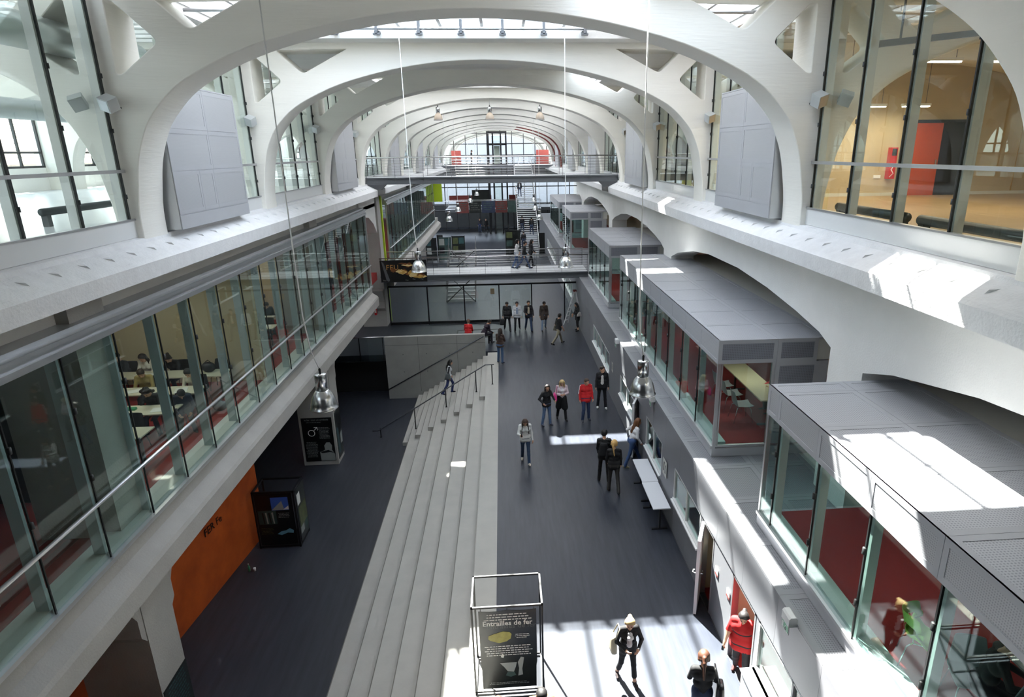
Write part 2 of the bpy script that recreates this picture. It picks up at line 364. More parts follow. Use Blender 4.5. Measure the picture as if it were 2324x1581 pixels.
# roof over the hall: solid bays, skylights, unseen panes placed to shape the light
def roof():
    root = sroot('ceiling', (XC, 40, 13.2))
    for i, y in enumerate(FY):
        MB().box(-7.5, 6.7, y, y+FT, 13.05, 13.5).obj('roof_beam', ['white_concrete'], root)
        y0 = FY[i-1]+FT if i else -2; y1 = y
        kind = {0: 'solid', 1: 'part', 2: 'sky', 3: 'solid', 4: 'slit', 5: 'slit2'}.get(i, 'opal')
        x0, x1 = -7.5, 6.7
        if kind == 'solid':
            if i == 3:                      # unseen opening added in the closed bay to sun the second pod roof
                MB().box(x0, x1, y0, 26.3, 13.1, 13.4).box(x0, 2.9, 26.3, y1, 13.1, 13.4).box(5.1, x1, 26.3, y1, 13.1, 13.4).obj('roof_slab', ['white_concrete'], root); MB().box(2.9, 5.1, 26.3, y1, 13.42, 13.45).obj('roof_glazing', ['roof_glass'], root); continue
            MB().box(x0, x1, y0, y1, 13.1, 13.4).obj('roof_slab', ['white_concrete'], root); continue
        a, b = -5.6, 4.8
        if kind == 'part':                  # small rooflight at right; unseen opal strip added to brighten the left
            a, b = 2.62, 5.2; y0 = 10.4; cb = .45; MB().box(x0, x1, FY[0]+FT, y0, 13.1, 13.4).obj('roof_slab', ['white_concrete'], root); MB().box(-7.2, 1.5, y0, y1-.1, 13.42, 13.45).obj('roof_glazing', ['opal_fill'], root)
        if kind == 'sky': a, b = -7.2, 6.4
        if kind == 'part':
            for q in range(6): MB().box(-7.2+q*1.75-.05, -7.2+q*1.75+.05, y0, y1, 13.25, 13.42).obj('rafter', ['white_paint'], root)
        else: MB().box(x0, a, y0, y1, 13.1, 13.4).obj('roof_slab', ['white_concrete'], root)
        MB().box(b, x1, y0, y1, 13.1, 13.4).obj('roof_slab', ['white_concrete'], root)
        cb = .75 if kind == 'sky' else .5
        MB().box(a, b, y1-cb, y1, 13.0, 13.5).obj('roof_curb', ['white_concrete'], root)
        MB().box(a, b, y0, y0+.2, 13.05, 13.5).obj('roof_curb', ['white_concrete'], root)
        ya, yb = y0+.2, y1-cb
        if kind in ('sky', 'part'):
            g = [(ya, yb, 'roof_glass')]
        elif kind == 'slit': g = [(ya, ya+1.0, 'roof_glass'), (ya+1.0, yb, 'opal_roof')]
        elif kind == 'slit2': g = [(ya, yb-1.0, 'opal_roof'), (yb-1.0, yb, 'roof_glass')]
        else: g = [(ya, yb, 'opal_roof')]
        if kind == 'sky': a, b = -7.2, 6.4
        for p, q, m in g:
            if kind == 'sky':
                for u, w_, mm in ((a, -4.6, 'opal_roof'), (-4.6, 2.2, m), (2.2, b, 'opal_roof')): MB().box(u, w_, p, q, 13.42, 13.45).obj('roof_glazing', [mm], root)
                continue
            if kind == 'slit' and m == 'roof_glass': MB().box(-1.6, b, p, q, 13.42, 13.45).obj('roof_glazing', [m], root); MB().box(a+.7, -1.6, p, q, 13.42, 13.45).obj('roof_glazing', ['opal_roof'], root); MB().box(a, a+.7, p, q, 13.42, 13.45).obj('roof_glazing', [m], root)
            elif kind == 'slit2' and m == 'roof_glass':
                for u, w_, mm in ((a, -3.6, 'opal_roof'), (-3.6, -2.0, m), (-2.0, b, 'opal_roof')): MB().box(u, w_, p, q, 13.42, 13.45).obj('roof_glazing', [mm], root)
            else: MB().box(a, b, p, q, 13.42, 13.45).obj('roof_glazing', [m], root)
        n = 12 if kind == 'sky' else 2 if kind == 'part' else 7
        for k in range(n+1):
            x = a+(b-a)*k/n; MB().box(x-.04, x+.04, ya, yb, 13.3, 13.42).obj('rafter', ['white_paint'], root)
        for q in (ya+.1, (ya+yb)/2, yb-.3): MB().tube([(a, q, 13.2), (b, q, 13.2)], .04, 8).obj('purlin', ['alu'], root)
        for k in range(n):
            xx = a+(b-a)*(k+.5)/n; MB().box(xx-.035, xx+.035, yb-.34, yb-.2, 13.06, 13.42).box(xx-.09, xx+.09, yb-.34, yb-.2, 13.04, 13.08).box(xx-.07, xx+.07, yb-.2, yb, 13.1, 13.16).obj('purlin_clip', ['steel_dark'], root)
roof()
# outer walls of the aisles (windows on the left one) and the ends of the building
def outer_left():
    root = sroot('wall_left', (-22, 40, 8.5)); x = -22.2
    for i in range(len(FY)-1):
        y0, y1 = FY[i]+FT, FY[i+1]
        MB().box(x-.2, x, y0, y1, 8.4, 9.5).obj('parapet', ['white_concrete'], root)
        MB().box(x-.2, x, y0, y1, 12.4, 13.1).obj('lintel', ['white_concrete'], root)
        f = MB(); 
        for y in (y0+.05, y0+1.6, y0+3.1, y0+4.6, y1-.05): f.box(x-.1, x, y-.05, y+.05, 9.5, 12.4)
        for z in (9.55, 10.2, 12.35): f.box(x-.1, x, y0, y1, z-.05, z+.05)
        f.obj('window_frame', ['black_metal'], root)
        MB().box(x-.06, x-.05, y0, y1, 9.5, 12.4).obj('pane', ['glass'], root)
outer_left()
def tiled_house():
    r = thing('neighbour_house', 'neighbouring house with brown tiled roof and chimney seen through the far left window', 'house', (-33, 37, 4))
    MB().box(-40, -29, 26, 52, 4, 9.6).obj('wall', ['off_white'], r)
    rf = MB()
    for k in range(9):
        a = -28.6-k*.62; z = 9.5+k*.42; rf.hexa([(a-.7, 25.5, z+.40), (a-.7, 52.5, z+.40), (a, 52.5, z), (a, 25.5, z), (a-.7, 25.5, z+.49), (a-.7, 52.5, z+.49), (a, 52.5, z+.09), (a, 25.5, z+.09)][::-1])
    mat('roof_tile', (186, 164, 150), .8, var=.35, scale=8, stretch=(1, 6, 1)); rf.obj('tile_course', ['roof_tile'], r)
    MB().box(-31.6, -30.8, 33.2, 34.4, 9, 14).obj('chimney', ['off_white'], r)
    d = MB().box(-29.9, -28.9, 30, 31.6, 9.5, 11).prism([(29.8, 11), (31.8, 11), (30.8, 11.9)], 'x', -30.4, -28.9); d.obj('dormer', ['off_white'], r)
tiled_house()
def right_room():
    root = sroot('wall_right', (20, 30, 8.5))
    MB().box(20.5, 20.8, 0, 88, 8.4, 13.1).obj('plaster', ['beige_wall'], root)
    # cross wall behind the near rooms, with the opening arch of its frame filled
    MB().box(7.4, 20.5, 21.5, 21.65, 8.4, 13.05).obj('cross_wall', ['beige_wall'], root)
    for x in (8.9, 11.7, 17.4): MB().box(x-.01, x+.01, 21.47, 21.5, 8.45, 13.0).obj('formwork_joint', ['wood_wall'], root)
    struct('baseboard_right', MB().box(7.4, 20.5, 21.44, 21.5, 8.45, 8.55), 'off_white')
    MB().box(7.4, 20.6, -.3, 0, 8.4, 13.1).obj('end_wall', ['beige_wall'], root)
    d = sroot('door_1', (14.2, 21.4, 8.45))
    MB().box(13.55, 14.55, 21.38, 21.46, 8.45, 10.75).obj('door_leaf', ['door_orange'], d)
    MB().box(14.55, 15.3, 21.40, 21.47, 8.45, 10.75).obj('dark_opening', ['black_metal'], d)
    f = MB().box(13.45, 13.55, 21.36, 21.48, 8.45, 10.85).box(15.3, 15.4, 21.36, 21.48, 8.45, 10.85).box(13.45, 15.4, 21.36, 21.48, 10.75, 10.85); f.obj('door_frame', ['black_metal'], d)
    MB().box(14.42, 14.47, 21.33, 21.38, 9.4, 9.6).obj('door_handle', ['steel'], d)
mat('door_orange', (176, 72, 30), .45)
right_room()
struct('wall_back', MB().box(-24, 22, 92, 92.3, -.4, 3.2).box(-24, 22, 92, 92.3, 6.6, 8.5), 'dark_wall')
struct('wall_front', MB().box(-24, 22, -2.4, -2.1, -2.8, 13.5), 'dark_wall')
for y in (92.0, 99.0, 106.0):
    o = link('arch_frame', _fm, kind='structure'); o.location = (0, y, 0)
struct('ceiling', MB().box(-24, 22, 88.4, 110, 13.05, 13.4), 'dark_wall')
# ---------------------------------------------------- right side below the cornice: piers and flat arches
def spandrel_right():
    segs = [(4.0, None)]
    pts = [(12.10, 6.12), (12.64, 6.30), (13.81, 6.48), (15.54, 6.67), (17.67, 6.80), (20.35, 6.78), (22.09, 6.63), (24.09, 6.27), (25.0, 6.0)]
    out = [(4.0-3, 7.8), (58, 7.8)]
    loops = []
    piers = [10.85, 25.0, 39.15, 53.3]      # near side of each pier, 1.2 wide
    lo = []
    y = -2
    poly = [(-3, 7.8), (58, 7.8), (58, 0)]
    for p in reversed(piers):
        nxt = p+1.25
        # bay beyond pier: handled in order from far to near
    # build as a strip: lower edge from far to near
    low = []
    for p in reversed([-3.3]+piers):
        a = p+1.25                        # spring of the bay beyond this pier
        for (yy, z) in reversed(pts):
            q = a+(yy-12.10)*(12.9/12.9)
            if q < 58: low.append((q, z))
        low += [(p+1.25, 3.0), (p, 3.0)] if p > 0 else []
    poly = [(-3, 7.8), (58, 7.8), (58, 6.6)]+low
    struct('wall_right', MB().prism(poly, 'x', 6.6, 7.5), 'white_concrete')
spandrel_right()
# left side: columns, beam, haunches
def left_lower():
    for k, (y, z0) in enumerate([(-3.2, -2.38), (10.85, -2.38), (24.9, -2.38), (38.4, 0), (52.4, 0), (66.4, 0)]):
        mb = MB().box(-8.6, -7.19, y, y+.98, z0, 7.8)
        mb.prism([(y+.9, 2.3), (y+.9, .9), (y+1.15, 1.15), (y+1.15, 1.55), (y+1.6, 2.3)], 'x', -8.4, -7.21)
        mb.prism([(y+.05, 2.3), (y-.6, 2.3), (y-.15, 1.55), (y-.15, 1.15), (y+.05, .9)][::-1], 'x', -8.4, -7.21)
        struct('column', mb, 'beam_concrete_shaded')
    poly = [(-7.06, 3.32), (-7.06, 2.92), (-6.80, 2.74), (-6.76, 2.66), (-6.76, 2.26), (-8.0, 2.22), (-8.0, 3.32)]
    b = MB().prism(poly, 'y', -2, 34.3).prism(poly, 'y', 39.4, 72)
    struct('trim_3', b, 'beam_concrete_shaded')
    # spandrel arch above the mezzanine glass next to the third column
    struct('wall_left', MB().prism([(34.1, 7.8), (38.4, 7.8), (38.4, 5.6), (37.6, 6.2), (36.4, 6.65), (34.1, 6.9)][::-1], 'x', -8.2, -7.3).box(-8.2, -7.4, -2, 72, 7.1, 7.8), 'white_concrete')
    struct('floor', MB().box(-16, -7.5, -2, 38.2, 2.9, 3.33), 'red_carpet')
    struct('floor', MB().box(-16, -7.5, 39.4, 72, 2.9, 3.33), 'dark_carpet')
    struct('ceiling', MB().box(-16, -7.3, -2, 72, 7.12, 7.3), 'off_white')
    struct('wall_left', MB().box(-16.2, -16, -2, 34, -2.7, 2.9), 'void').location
    struct('wall_left', MB().box(-14.2, -14, -2, 72, 3.3, 7.2), 'cream_wall')
left_lower()
# parapet wall at the head of the stairs and edge of the main floor over the lower level
def stairwell():
    w = MB().prism([(-6.3, -2.38), (-1.14, -2.38), (-1.14, 1.02), (-6.3, 1.0)], 'y', 32.3, 32.52)
    r = struct('wall_centre', w, 'grey_concrete')
    h = MB()
    for x in (-5.4, -4.2, -3.0, -1.8):
        for z in (-.9, .05):
            if z > -1.3+(x+6.3)*0: h.tube([(x, 32.295, z), (x, 32.3, z)], .022, 8)
    o = h.obj('tie_hole', ['dark_wall'], r); o['kind'] = 'stuff'
    for x in (-4.6, -2.6): MB().box(x-.006, x+.006, 32.294, 32.3, -2, 1.0).obj('formwork_joint', ['dark_wall'], r)
    MB().box(-6.3, -1.14, 32.294, 32.3, .55, .562).obj('formwork_joint', ['dark_wall'], r)
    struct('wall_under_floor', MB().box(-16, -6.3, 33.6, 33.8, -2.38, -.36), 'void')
stairwell()
# ------------------------------------------------------------------ stairs
mat('nosing', (112, 110, 104), .8)
def stairs():
    r = thing('tribune_stair', 'wide pale concrete tribune steps descending from the main floor to the dark lower hall', 'stairs', (-2.5, 18, -2.38))
    H = .34; T = .58
    MB().box(-1.0, -.45, -2, 32.3, -2.38, 0).obj('step', ['step_concrete'], r)
    for k in range(6):
        z = -H*(k+1); x1 = -1.0-T*k; x0 = x1-T
        MB().box(x0, x1, -2, 32.3 if k < 99 else 26.4, -2.38, z).obj('step', ['step_concrete'], r)
    for k in range(7): MB().box(-1.0-T*k-.002, -1.0-T*k+.02, -2, 26.4, -H*k-.01, -H*k+.003).obj('nosing', ['nosing'], r)
    for k in range(7): MB().box(-1.0-T*k-.002, -1.0-T*k+.015, 26.4, 32.29, -H*k-.01, -H*k+.003).box(-1.0-T*(k+.5)-.002, -1.0-T*(k+.5)+.015, 26.4, 32.29, -H*(k+.5)-.01, -H*(k+.5)+.003).obj('nosing', ['nosing'], r)
    # finer steps on the walking flight: a half-height block on every big step
    for k in range(7):
        z = -H*k-H/2; x1 = -1.0-T*k; x0 = x1-T/2
        MB().box(x0, x1-.002, 26.4, 32.298, z-H/2, z).obj('walking_step', ['step_concrete'], r)
    MB().box(-1.02, -.46, -2, 32.3, -.012, .004).obj('landing_edge', ['step_concrete'], r)
    h = thing('handrail', 'steel handrail on slim posts running down the middle of the walking steps', 'handrail', (-3.5, 27.4, -1.2))
    pts = [(-.62, 27.5, .92), (-1.0, 27.5, .92), (-5.95, 27.2, -1.95), (-6.2, 27.2, -1.95)]
    MB().tube(pts, .028, 8).obj('rail', ['steel_dark'], h)
    for x, z0, z1 in ((-.72, 0, .92), (-1.46, -.34, .66), (-2.85, -1.02, -.16), (-4.3, -2.04, -.99), (-5.9, -2.38, -1.93)):
        MB().tube([(x, 27.45, z0), (x, 27.45, z1)], .025, 8).lathe([(.05, 0), (.05, .012), (0, .012)], (x, 27.45, z0), 10).obj('post', ['black_metal'], h)
    h = thing('handrail', 'dark handrail fixed along the grey concrete stair wall', 'handrail', (-3.5, 32.2, -.5))
    MB().tube([(-1.2, 32.2, .93), (-6.28, 32.2, -1.82)], .028, 8).obj('rail', ['steel_dark'], h)
    for t in (.05, .28, .5, .72, .95):
        x = -1.2-5.08*t; z = .93-2.75*t; MB().bar((x, 32.2, z), (x, 32.3, z-.05), .02).obj('bracket', ['steel_dark'], h)
    g = thing('glass_balustrade', 'glass balustrade at the edge of the main floor beside the stair wall', 'balustrade', (-7.4, 32.4, 0))
    MB().box(-8.9, -6.32, 32.36, 32.38, -.3, .97).obj('pane', ['green_glass'], g)
    MB().tube([(-9.2, 32.37, 1.0), (-6.31, 32.37, 1.0)], .025, 8).obj('rail', ['steel'], g)
    for x in (-8.9, -7.6, -6.4): MB().box(x-.02, x+.02, 32.38, 32.42, -.3, 1.0).obj('post', ['black_metal'], g)
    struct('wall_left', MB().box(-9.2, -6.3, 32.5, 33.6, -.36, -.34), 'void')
stairs()
# ------------------------------------------------------------------ left mezzanine glass front
def left_front(y0, ys, ye, label, ztop=7.03, fins=True):
    r = sroot('window_1', (-7, (y0+ye)/2, 3.3))
    js = [y for y in ys if y0 < y < ye]
    ed = [y0]+js+[ye]
    for a, b in zip(ed[:-1], ed[1:]):
        MB().box(-7.02, -7.0, a+.012, b-.012, 3.34, ztop).obj('pane', ['green_glass'], r)
    for y in js:
        MB().box(-7.015, -6.99, y-.013, y+.013, 3.34, ztop).obj('gasket', ['gasket'], r)
        if fins: MB().box(-7.25, -7.06, y-.03, y+.03, 3.34, ztop).obj('mullion', ['fin'], r)
        for z in (4.9, 6.1): MB().lathe([(.035, -.05), (.035, .05), (0, .05)], (-6.985, y, z), 8).obj('clamp', ['gasket'], r)
    MB().tube([(-6.94, y0, 4.44), (-6.94, ye, 4.44)], .035, 8).box(-6.985, -6.935, y0, ye, 4.40, 4.43).obj('handrail', ['alu'], r)
    MB().box(-7.04, -6.93, y0, ye, 3.28, 3.36).obj('sill_profile', ['alu'], r)
    MB().box(-7.48, -7.06, y0, ye, 3.33, 3.44).obj('inner_sill', ['off_white'], r)
    f = MB().box(-7.5, -6.92, y0, ye, ztop, ztop+.1).box(-7.5, -6.97, y0, ye, ztop+.1, ztop+.2).box(-7.5, -6.90, y0, ye, ztop+.2, ztop+.27).box(-7.5, -7.05, y0, ye, ztop+.27, ztop+.34)
    f.obj('head_profile', ['alu'], r)
    for y in (y0, ye): MB().box(-7.05, -6.97, y-.03, y+.03, 3.3, ztop+.1).obj('edge_profile', ['alu'], r)
    MB().box(-8.2, -7.05, ye-.02, ye, 3.34, ztop).obj('return_pane', ['green_glass'], r)
    return r
J0 = [8.70+1.4555*k for k in range(-6, 20)]
left_front(-.1, J0, 34.0, '')
left_front(40.3, [40.3+1.4555*k for k in range(1, 20)], 68.2, '')
# ------------------------------------------------------------------ upper glass screens between the arch frames, with vent cabinets in alternate bays
def screen(side, i):
    f = lambda x: x if side < 0 else 2*XC-x
    X = -7.28; y0 = (FY[i-1]+FT) if i else .6; y1 = FY[i]
    r = sroot('window_2' if side < 0 else 'window_3', (f(X), (y0+y1)/2, 8.46))
    cab = (i % 2 == 0 and i > 0)
    ms = [y1-.12-1.462*k for k in range(0, 6) if y1-.12-1.462*k > y0+.05]
    lo = 8.80
    def B(xa, xb, *a): return MB().box(f(xa), f(xb), *a)
    B(X-.03, X+.04, y0, y1, 8.46, 8.79).obj('kick_panel', ['white_paint'], r)
    B(X-.03, X+.06, y0, y1, 8.79, 8.82).obj('sill_profile', ['alu'], r)
    B(X+.0, X+.05, y0, y1, 9.69, 9.75).obj('rail', ['alu'], r)
    ed = sorted(ms+[y0, y1])
    for a, b in zip(ed[:-1], ed[1:]):
        if b-a > .2: B(X, X+.012, a+.015, b-.015, lo, 13.0).obj('pane', ['glass'], r)
    for y in ms:
        B(X-.17, X-.02, y-.04, y+.04, lo, 13.0).obj('mullion', ['mullion'], r)
        B(X-.005, X+.03, y-.016, y+.016, lo, 13.0).obj('gasket', ['gasket'], r)
        if i < 4:
            for z in (9.25, 10.45, 11.4): MB().lathe([(.03, -.04), (.03, .04), (0, .04)], (f(X+.03), y, z), 8).obj('clamp', ['gasket'], r)
    return cab
CAB = [0]
def cabinet(side, i):
    f = lambda x: x if side < 0 else 2*XC-x
    y0, y1 = (FY[i-1]+FT)+.12, FY[i]-2.1
    near = ['', 'left', 'right'][1 if side < 0 else 2]
    nth = {2: 'nearest', 4: 'second nearest', 6: 'third'}.get(i, 'far')
    r = thing('vent_cabinet', '%s grey perforated metal cabinet between the white arches on the %s side' % (nth, near) if i < 7 else 'distant grey perforated cabinet between far white arches on the %s side, %s' % (near, {8: 'fourth along', 10: 'fifth along'}.get(i, 'last')), 'cabinet', (f(-7.05), (y0+y1)/2, 8.46), 'perforated vent cabinets between the arches')
    xa, xb = -7.42, -6.88
    MB().box(f(xa), f(xb+.012), y0+.012, y1-.012, 8.5, 11.40).obj('body', ['metal_panel'], r)
    n = (-1 if side > 0 else 1, 0, 0)
    zs = [8.78, 9.68, 10.54, 11.42]
    MB().box(f(xb), f(xb+.02), y0, y1, 8.48, 8.76).obj('plinth', ['metal_panel'], r)
    ym = (y0+y1)/2+.1
    for k in range(3):
        cells = [(y0, ym), (ym, y1)] if k else [(y0, y0+1.25), (y0+1.25, y0+2.0), (y0+2.0, y1)]
        for a, b in cells:
            MB().panel((f(xb+.02), a+.004, zs[k]+.006), (0, b-a-.008, 0), (0, 0, zs[k+1]-zs[k]-.012), n, .09, .006).obj('panel', ['metal_panel', 'perf_cab'], r)
    MB().box(f(xa), f(xb), y0-.01, y0+.012, 8.48, 11.42).obj('end_panel', ['alu'], r)
    MB().box(f(xa), f(xb+.02), y0, y1, 11.42, 11.45).obj('top_panel', ['metal_panel'], r)
for i in range(0, 12):
    for sd in (-1, 1):
        if screen(sd, i): cabinet(sd, i)
# ------------------------------------------------------------------ right: metal-clad meeting pods over the ground-floor rooms
def pod(y0, y1, label, joints, roofj, nearend):
    r = thing('meeting_pod', label, 'meeting room', (6, (y0+y1)/2, 3.0), 'metal clad meeting pods along the right side')
    x0, x1 = 4.8, 7.45; zb, zg, zf, zt = 3.0, 3.28, 5.34, 5.9
    MB().box(x0-.02, x1, y0, y1, zb, zg-.06).obj('base_frame', ['metal_panel'], r)
    MB().box(x0-.05, x0+.06, y0-.0, y1, zg-.06, zg).obj('sill_rail', ['alu'], r)
    MB().box(x0+.06, x1+5, y0+.1, y1-.1, zg-.06, zg).obj('carpet', ['red_carpet'], r)
    MB().box(x0+.06, x0+.34, y0+.1, y1-.1, zg, zg+.06).obj('inner_sill', ['teal_sill'], r)
    ed = [y0+.06]+sorted(j for j in joints if y0+.3 < j < y1-.3)+[y1-.06]
    for a, b in zip(ed[:-1], ed[1:]):
        MB().box(x0, x0+.014, a+.012, b-.012, zg, zf).obj('pane', ['pod_glass'], r)
    for y in ed[1:-1]:
        MB().box(x0+.05, x0+.19, y-.03, y+.03, zg, zf).obj('mullion', ['mullion'], r)
        MB().box(x0-.01, x0+.02, y-.014, y+.014, zg, zf).obj('gasket', ['gasket'], r)
        for z in (3.9, 4.75): MB().lathe([(.03, -.05), (.03, .05), (0, .05)], (x0-.015, y, z), 8).obj('clamp', ['gasket'], r)
    for y in (y0, y1-.06): MB().box(x0-.01, x0+.07, y, y+.06, zg, zf).obj('corner_post', ['alu'], r)
    # fascia and roof panels
    rj = [y0]+sorted(j for j in roofj if y0+.4 < j < y1-.4)+[y1]
    for a, b in zip(rj[:-1], rj[1:]):
        MB().panel((x0-.03, a+.003, zf), (0, b-a-.006, 0), (0, 0, zt-zf), (-1, 0, 0), .09, .006).obj('fascia_panel', ['metal_panel', 'perf_side'], r)
        for xa, xb in ((x0-.03, 6.15), (6.15, 7.4)):
            MB().panel((xa+.003, a+.003, zt), (xb-xa-.006, 0, 0), (0, b-a-.006, 0), (0, 0, 1), .11, .006, th=.05).obj('roof_panel', ['metal_panel', 'perf_roof'], r)
    MB().box(x0, x1, y0+.02, y1-.02, zf+.02, zt-.05).obj('ceiling_deck', ['off_white'], r)
    for e, s in ((y0, -1), (y1, 1)):
        if s < 0:
            for xa, xb in ((x0-.03, 6.15), (6.15, 7.1)):
                MB().panel((xa+.003, e-.02, zf), (xb-xa-.006, 0, 0), (0, 0, zt-zf), (0, -1, 0), .09, .006).obj('end_panel', ['metal_panel', 'perf_front'], r)
            MB().panel((6.15, e-.02, zg+.2), (1.0, 0, 0), (0, 0, zf-zg-.2), (0, -1, 0), .09, .006).obj('end_panel', ['metal_panel', 'perf_front'], r)
            MB().box(4.9, 6.06, e, e+.014, zg, zf).obj('end_pane', ['pod_glass'], r)
            MB().box(6.06, 6.12, e-.015, e+.05, zg-.05, zf).box(4.86, 6.1, e-.015, e+.05, zg-.03, zg+.02).box(4.88, 4.91, e-.012, e+.02, zg, zf).obj('end_window_frame', ['alu'], r)
            MB().box(6.12, 7.4, e, e+.1, zg, zf).obj('end_wall', ['metal_panel'], r)
        else:
            MB().box(x0, x1, e-.06, e, zf, zt-.03).obj('end_panel', ['metal_panel'], r)
            MB().box(4.9, 7.2, e-.03, e-.016, zg, zf).obj('end_pane', ['pod_glass'], r)
            MB().box(7.1, 7.4, e-.1, e, zg, zf).obj('end_wall', ['metal_panel'], r)
    MB().box(9.9, 10, y0, y1, zg, zt).obj('back_wall', ['cream_wall'], r)
    MB().box(7.45, 10, y0, y1, zf+.3, zt-.05).obj('ceiling_deck', ['off_white'], r)
    return r
mat('teal_sill', (186, 200, 196), .5)
pod(2.6, 10.72, 'nearest silver metal meeting pod with sunlit roof and green chair inside', [10.17-1.478*k for k in range(0, 6)], [8.77-1.48*k for k in range(-1, 5)], True)
pod(13.58, 26.25, 'second silver metal meeting pod with long table behind its end window', [25.78-1.53*k for k in range(0, 9)], [26.25-1.41*k for k in range(1, 9)], True)
pod(29.0, 36.25, 'third silver metal meeting pod, reaching the lower footbridge', [29+1.45*k for k in range(1, 5)], [29+1.45*k for k in range(1, 5)], True)
pod(46.3, 52.5, 'fourth silver metal meeting pod beyond the lower footbridge', [46.3+1.45*k for k in range(1, 5)], [46.3+1.45*k for k in range(1, 5)], True)
pod(55.9, 66.0, 'farthest silver metal meeting pod beside the far open stair', [55.9+1.45*k for k in range(1, 7)], [55.9+1.45*k for k in range(1, 7)], True)
struct('wall_right', MB().box(10.0, 10.2, -2, 92, 0, 8.0), 'white_concrete')

# ------------------------------------------------------------------ right ground floor front with windows and doors
def ground_front():
    r = sroot('wall_right', (4.5, 20, 0)); X = 4.35
    opens = [(30.9, 25.9, .88, 1.75, 'w'), (23.3, 20.5, .95, 1.72, 'w'), (20.2, 19.6, 0, 2.1, 'd'), (18.6, 16.5, .95, 2.0, 'w'), (15.1, 12.75, 1.02, 1.96, 'w'), (12.55, 11.75, 0, 1.96, 'd'), (10.55, 9.35, 0, 1.96, 'd'), (9.2, 5.0, .95, 1.96, 'w'), (50, 41, .9, 1.8, 'w'), (64, 54, .9, 1.8, 'w')]
    zt = 2.0
    cur = 78.0
    ops = sorted(opens, key=lambda o: -o[0])
    walls = []
    for a, b, z0, z1, k in ops:
        walls.append((a, cur)); cur = b
    walls.append((-2, cur))
    def split(a, b):
        n = max(1, round((b-a)/1.5)); return [(a+(b-a)*k/n, a+(b-a)*(k+1)/n) for k in range(n)]
    for a, b in walls:
        if b-a < .05: continue
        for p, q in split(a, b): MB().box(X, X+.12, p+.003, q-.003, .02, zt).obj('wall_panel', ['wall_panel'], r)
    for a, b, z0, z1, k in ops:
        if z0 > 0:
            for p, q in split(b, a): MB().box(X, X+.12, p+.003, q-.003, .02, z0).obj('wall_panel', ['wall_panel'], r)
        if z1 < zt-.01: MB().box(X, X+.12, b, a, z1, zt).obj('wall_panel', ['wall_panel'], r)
        if k == 'w':
            fr = MB().box(X-.03, X+.1, b, a, z0, z0+.05).box(X-.005, X+.08, b, b+.05, z0, z1).box(X-.005, X+.08, a-.05, a, z0, z1).box(X-.005, X+.08, b, a, z1-.04, z1)
            n = max(2, round((a-b)/1.2))
            for t in range(1, n): fr.box(X-.005, X+.08, b+(a-b)*t/n-.025, b+(a-b)*t/n+.025, z0, z1)
            fr.obj('window_frame', ['white_paint'], r)
            MB().box(X-.08, X, b, a, z0-.03, z0+.01).obj('window_sill', ['white_paint'], r)
            for t in range(n): MB().box(X+.03, X+.04, b+(a-b)*t/n+.025, b+(a-b)*(t+1)/n-.025, z0+.05, z1-.04).obj('pane', ['pod_glass'], r)
        else:
            MB().box(X-.01, X+.13, a-.05, a, 0, z1).box(X-.01, X+.13, b, b+.05, 0, z1).box(X-.01, X+.13, b, a, z1-.04, z1).obj('door_frame', ['alu'], r)
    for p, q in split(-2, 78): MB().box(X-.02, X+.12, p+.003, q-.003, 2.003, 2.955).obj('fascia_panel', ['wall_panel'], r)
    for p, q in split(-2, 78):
        MB().panel((X-.02, p+.003, 3.0), (1.3, 0, 0), (0, q-p-.006, 0), (0, 0, 1), .12, .006, th=.04).obj('ledge_panel', ['ledge_metal_shaded', 'perf_ledge_shaded'], r)
        MB().panel((X+1.285, p+.003, 3.0), (1.3, 0, 0), (0, q-p-.006, 0), (0, 0, 1), .12, .006, th=.04).obj('ledge_panel', ['ledge_metal_shaded', 'perf_ledge_shaded'], r)
    MB().box(X, 10, -2, 78, 2.8, 2.94).obj('room_ceiling', ['off_white'], r)
    MB().box(X+.13, 10, -2, 78, .0, .01).obj('carpet', ['red_carpet'], r)
    for y in (11.65, 10.9, 12.7, 20.35, 24, 33, 4): MB().box(X+.13, 10, y-.05, y+.05, 0, 2.8).obj('room_partition', ['cream_wall'], r)
    struct('baseboard_right', MB().box(X-.012, X, -2, 78, 0, .02), 'steel_dark')
    return r
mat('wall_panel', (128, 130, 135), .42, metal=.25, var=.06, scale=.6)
ground_front()
def door_leaf(name_label, hinge, ang, w, h, glazed=False):
    t = sroot('door_2', hinge)
    d = Vector((cos(ang), sin(ang), 0)); n = Vector((-d.y, d.x, 0)); o = Vector(hinge)
    def hx(a, b, z0, z1, th): 
        p = o+d*a; q = o+d*b; return [p-n*th, q-n*th, q+n*th, p+n*th, z0, z1]
    def HB(a, b, z0, z1, th, name, m):
        p, q, r_, s, _, _ = hx(a, b, z0, z1, th)
        MB().hexa([v+Vector((0, 0, z0)) for v in (p, q, r_, s)]+[v+Vector((0, 0, z1)) for v in (p, q, r_, s)]).obj(name, [m], t)
    HB(0, w, .03, h, .035, 'door_leaf', 'white_paint'); leaf = t.children[0]
    for s in (1, -1):
        p = o+d*(w-.1)+n*(.035*s)
        MB().tube([p+Vector((0, 0, 1.05)), p+n*(.07*s)+Vector((0, 0, 1.05)), p+n*(.075*s)-d*.11+Vector((0, 0, 1.05)), p-d*.12+n*(.04*s)+Vector((0, 0, 1.05))], .014, 6).obj('door_handle', ['steel'], leaf)
    return t
door_leaf('', (4.33, 12.5, 0), pi+1.17, .82, 1.93)
door_leaf('', (4.33, 20.12, 0), pi+1.2, .6, 2.0)
_q = thing('window_bench', 'white metal box under the nearest ground floor window, right of the doorway', 'bench', (4.2, 7, 0))
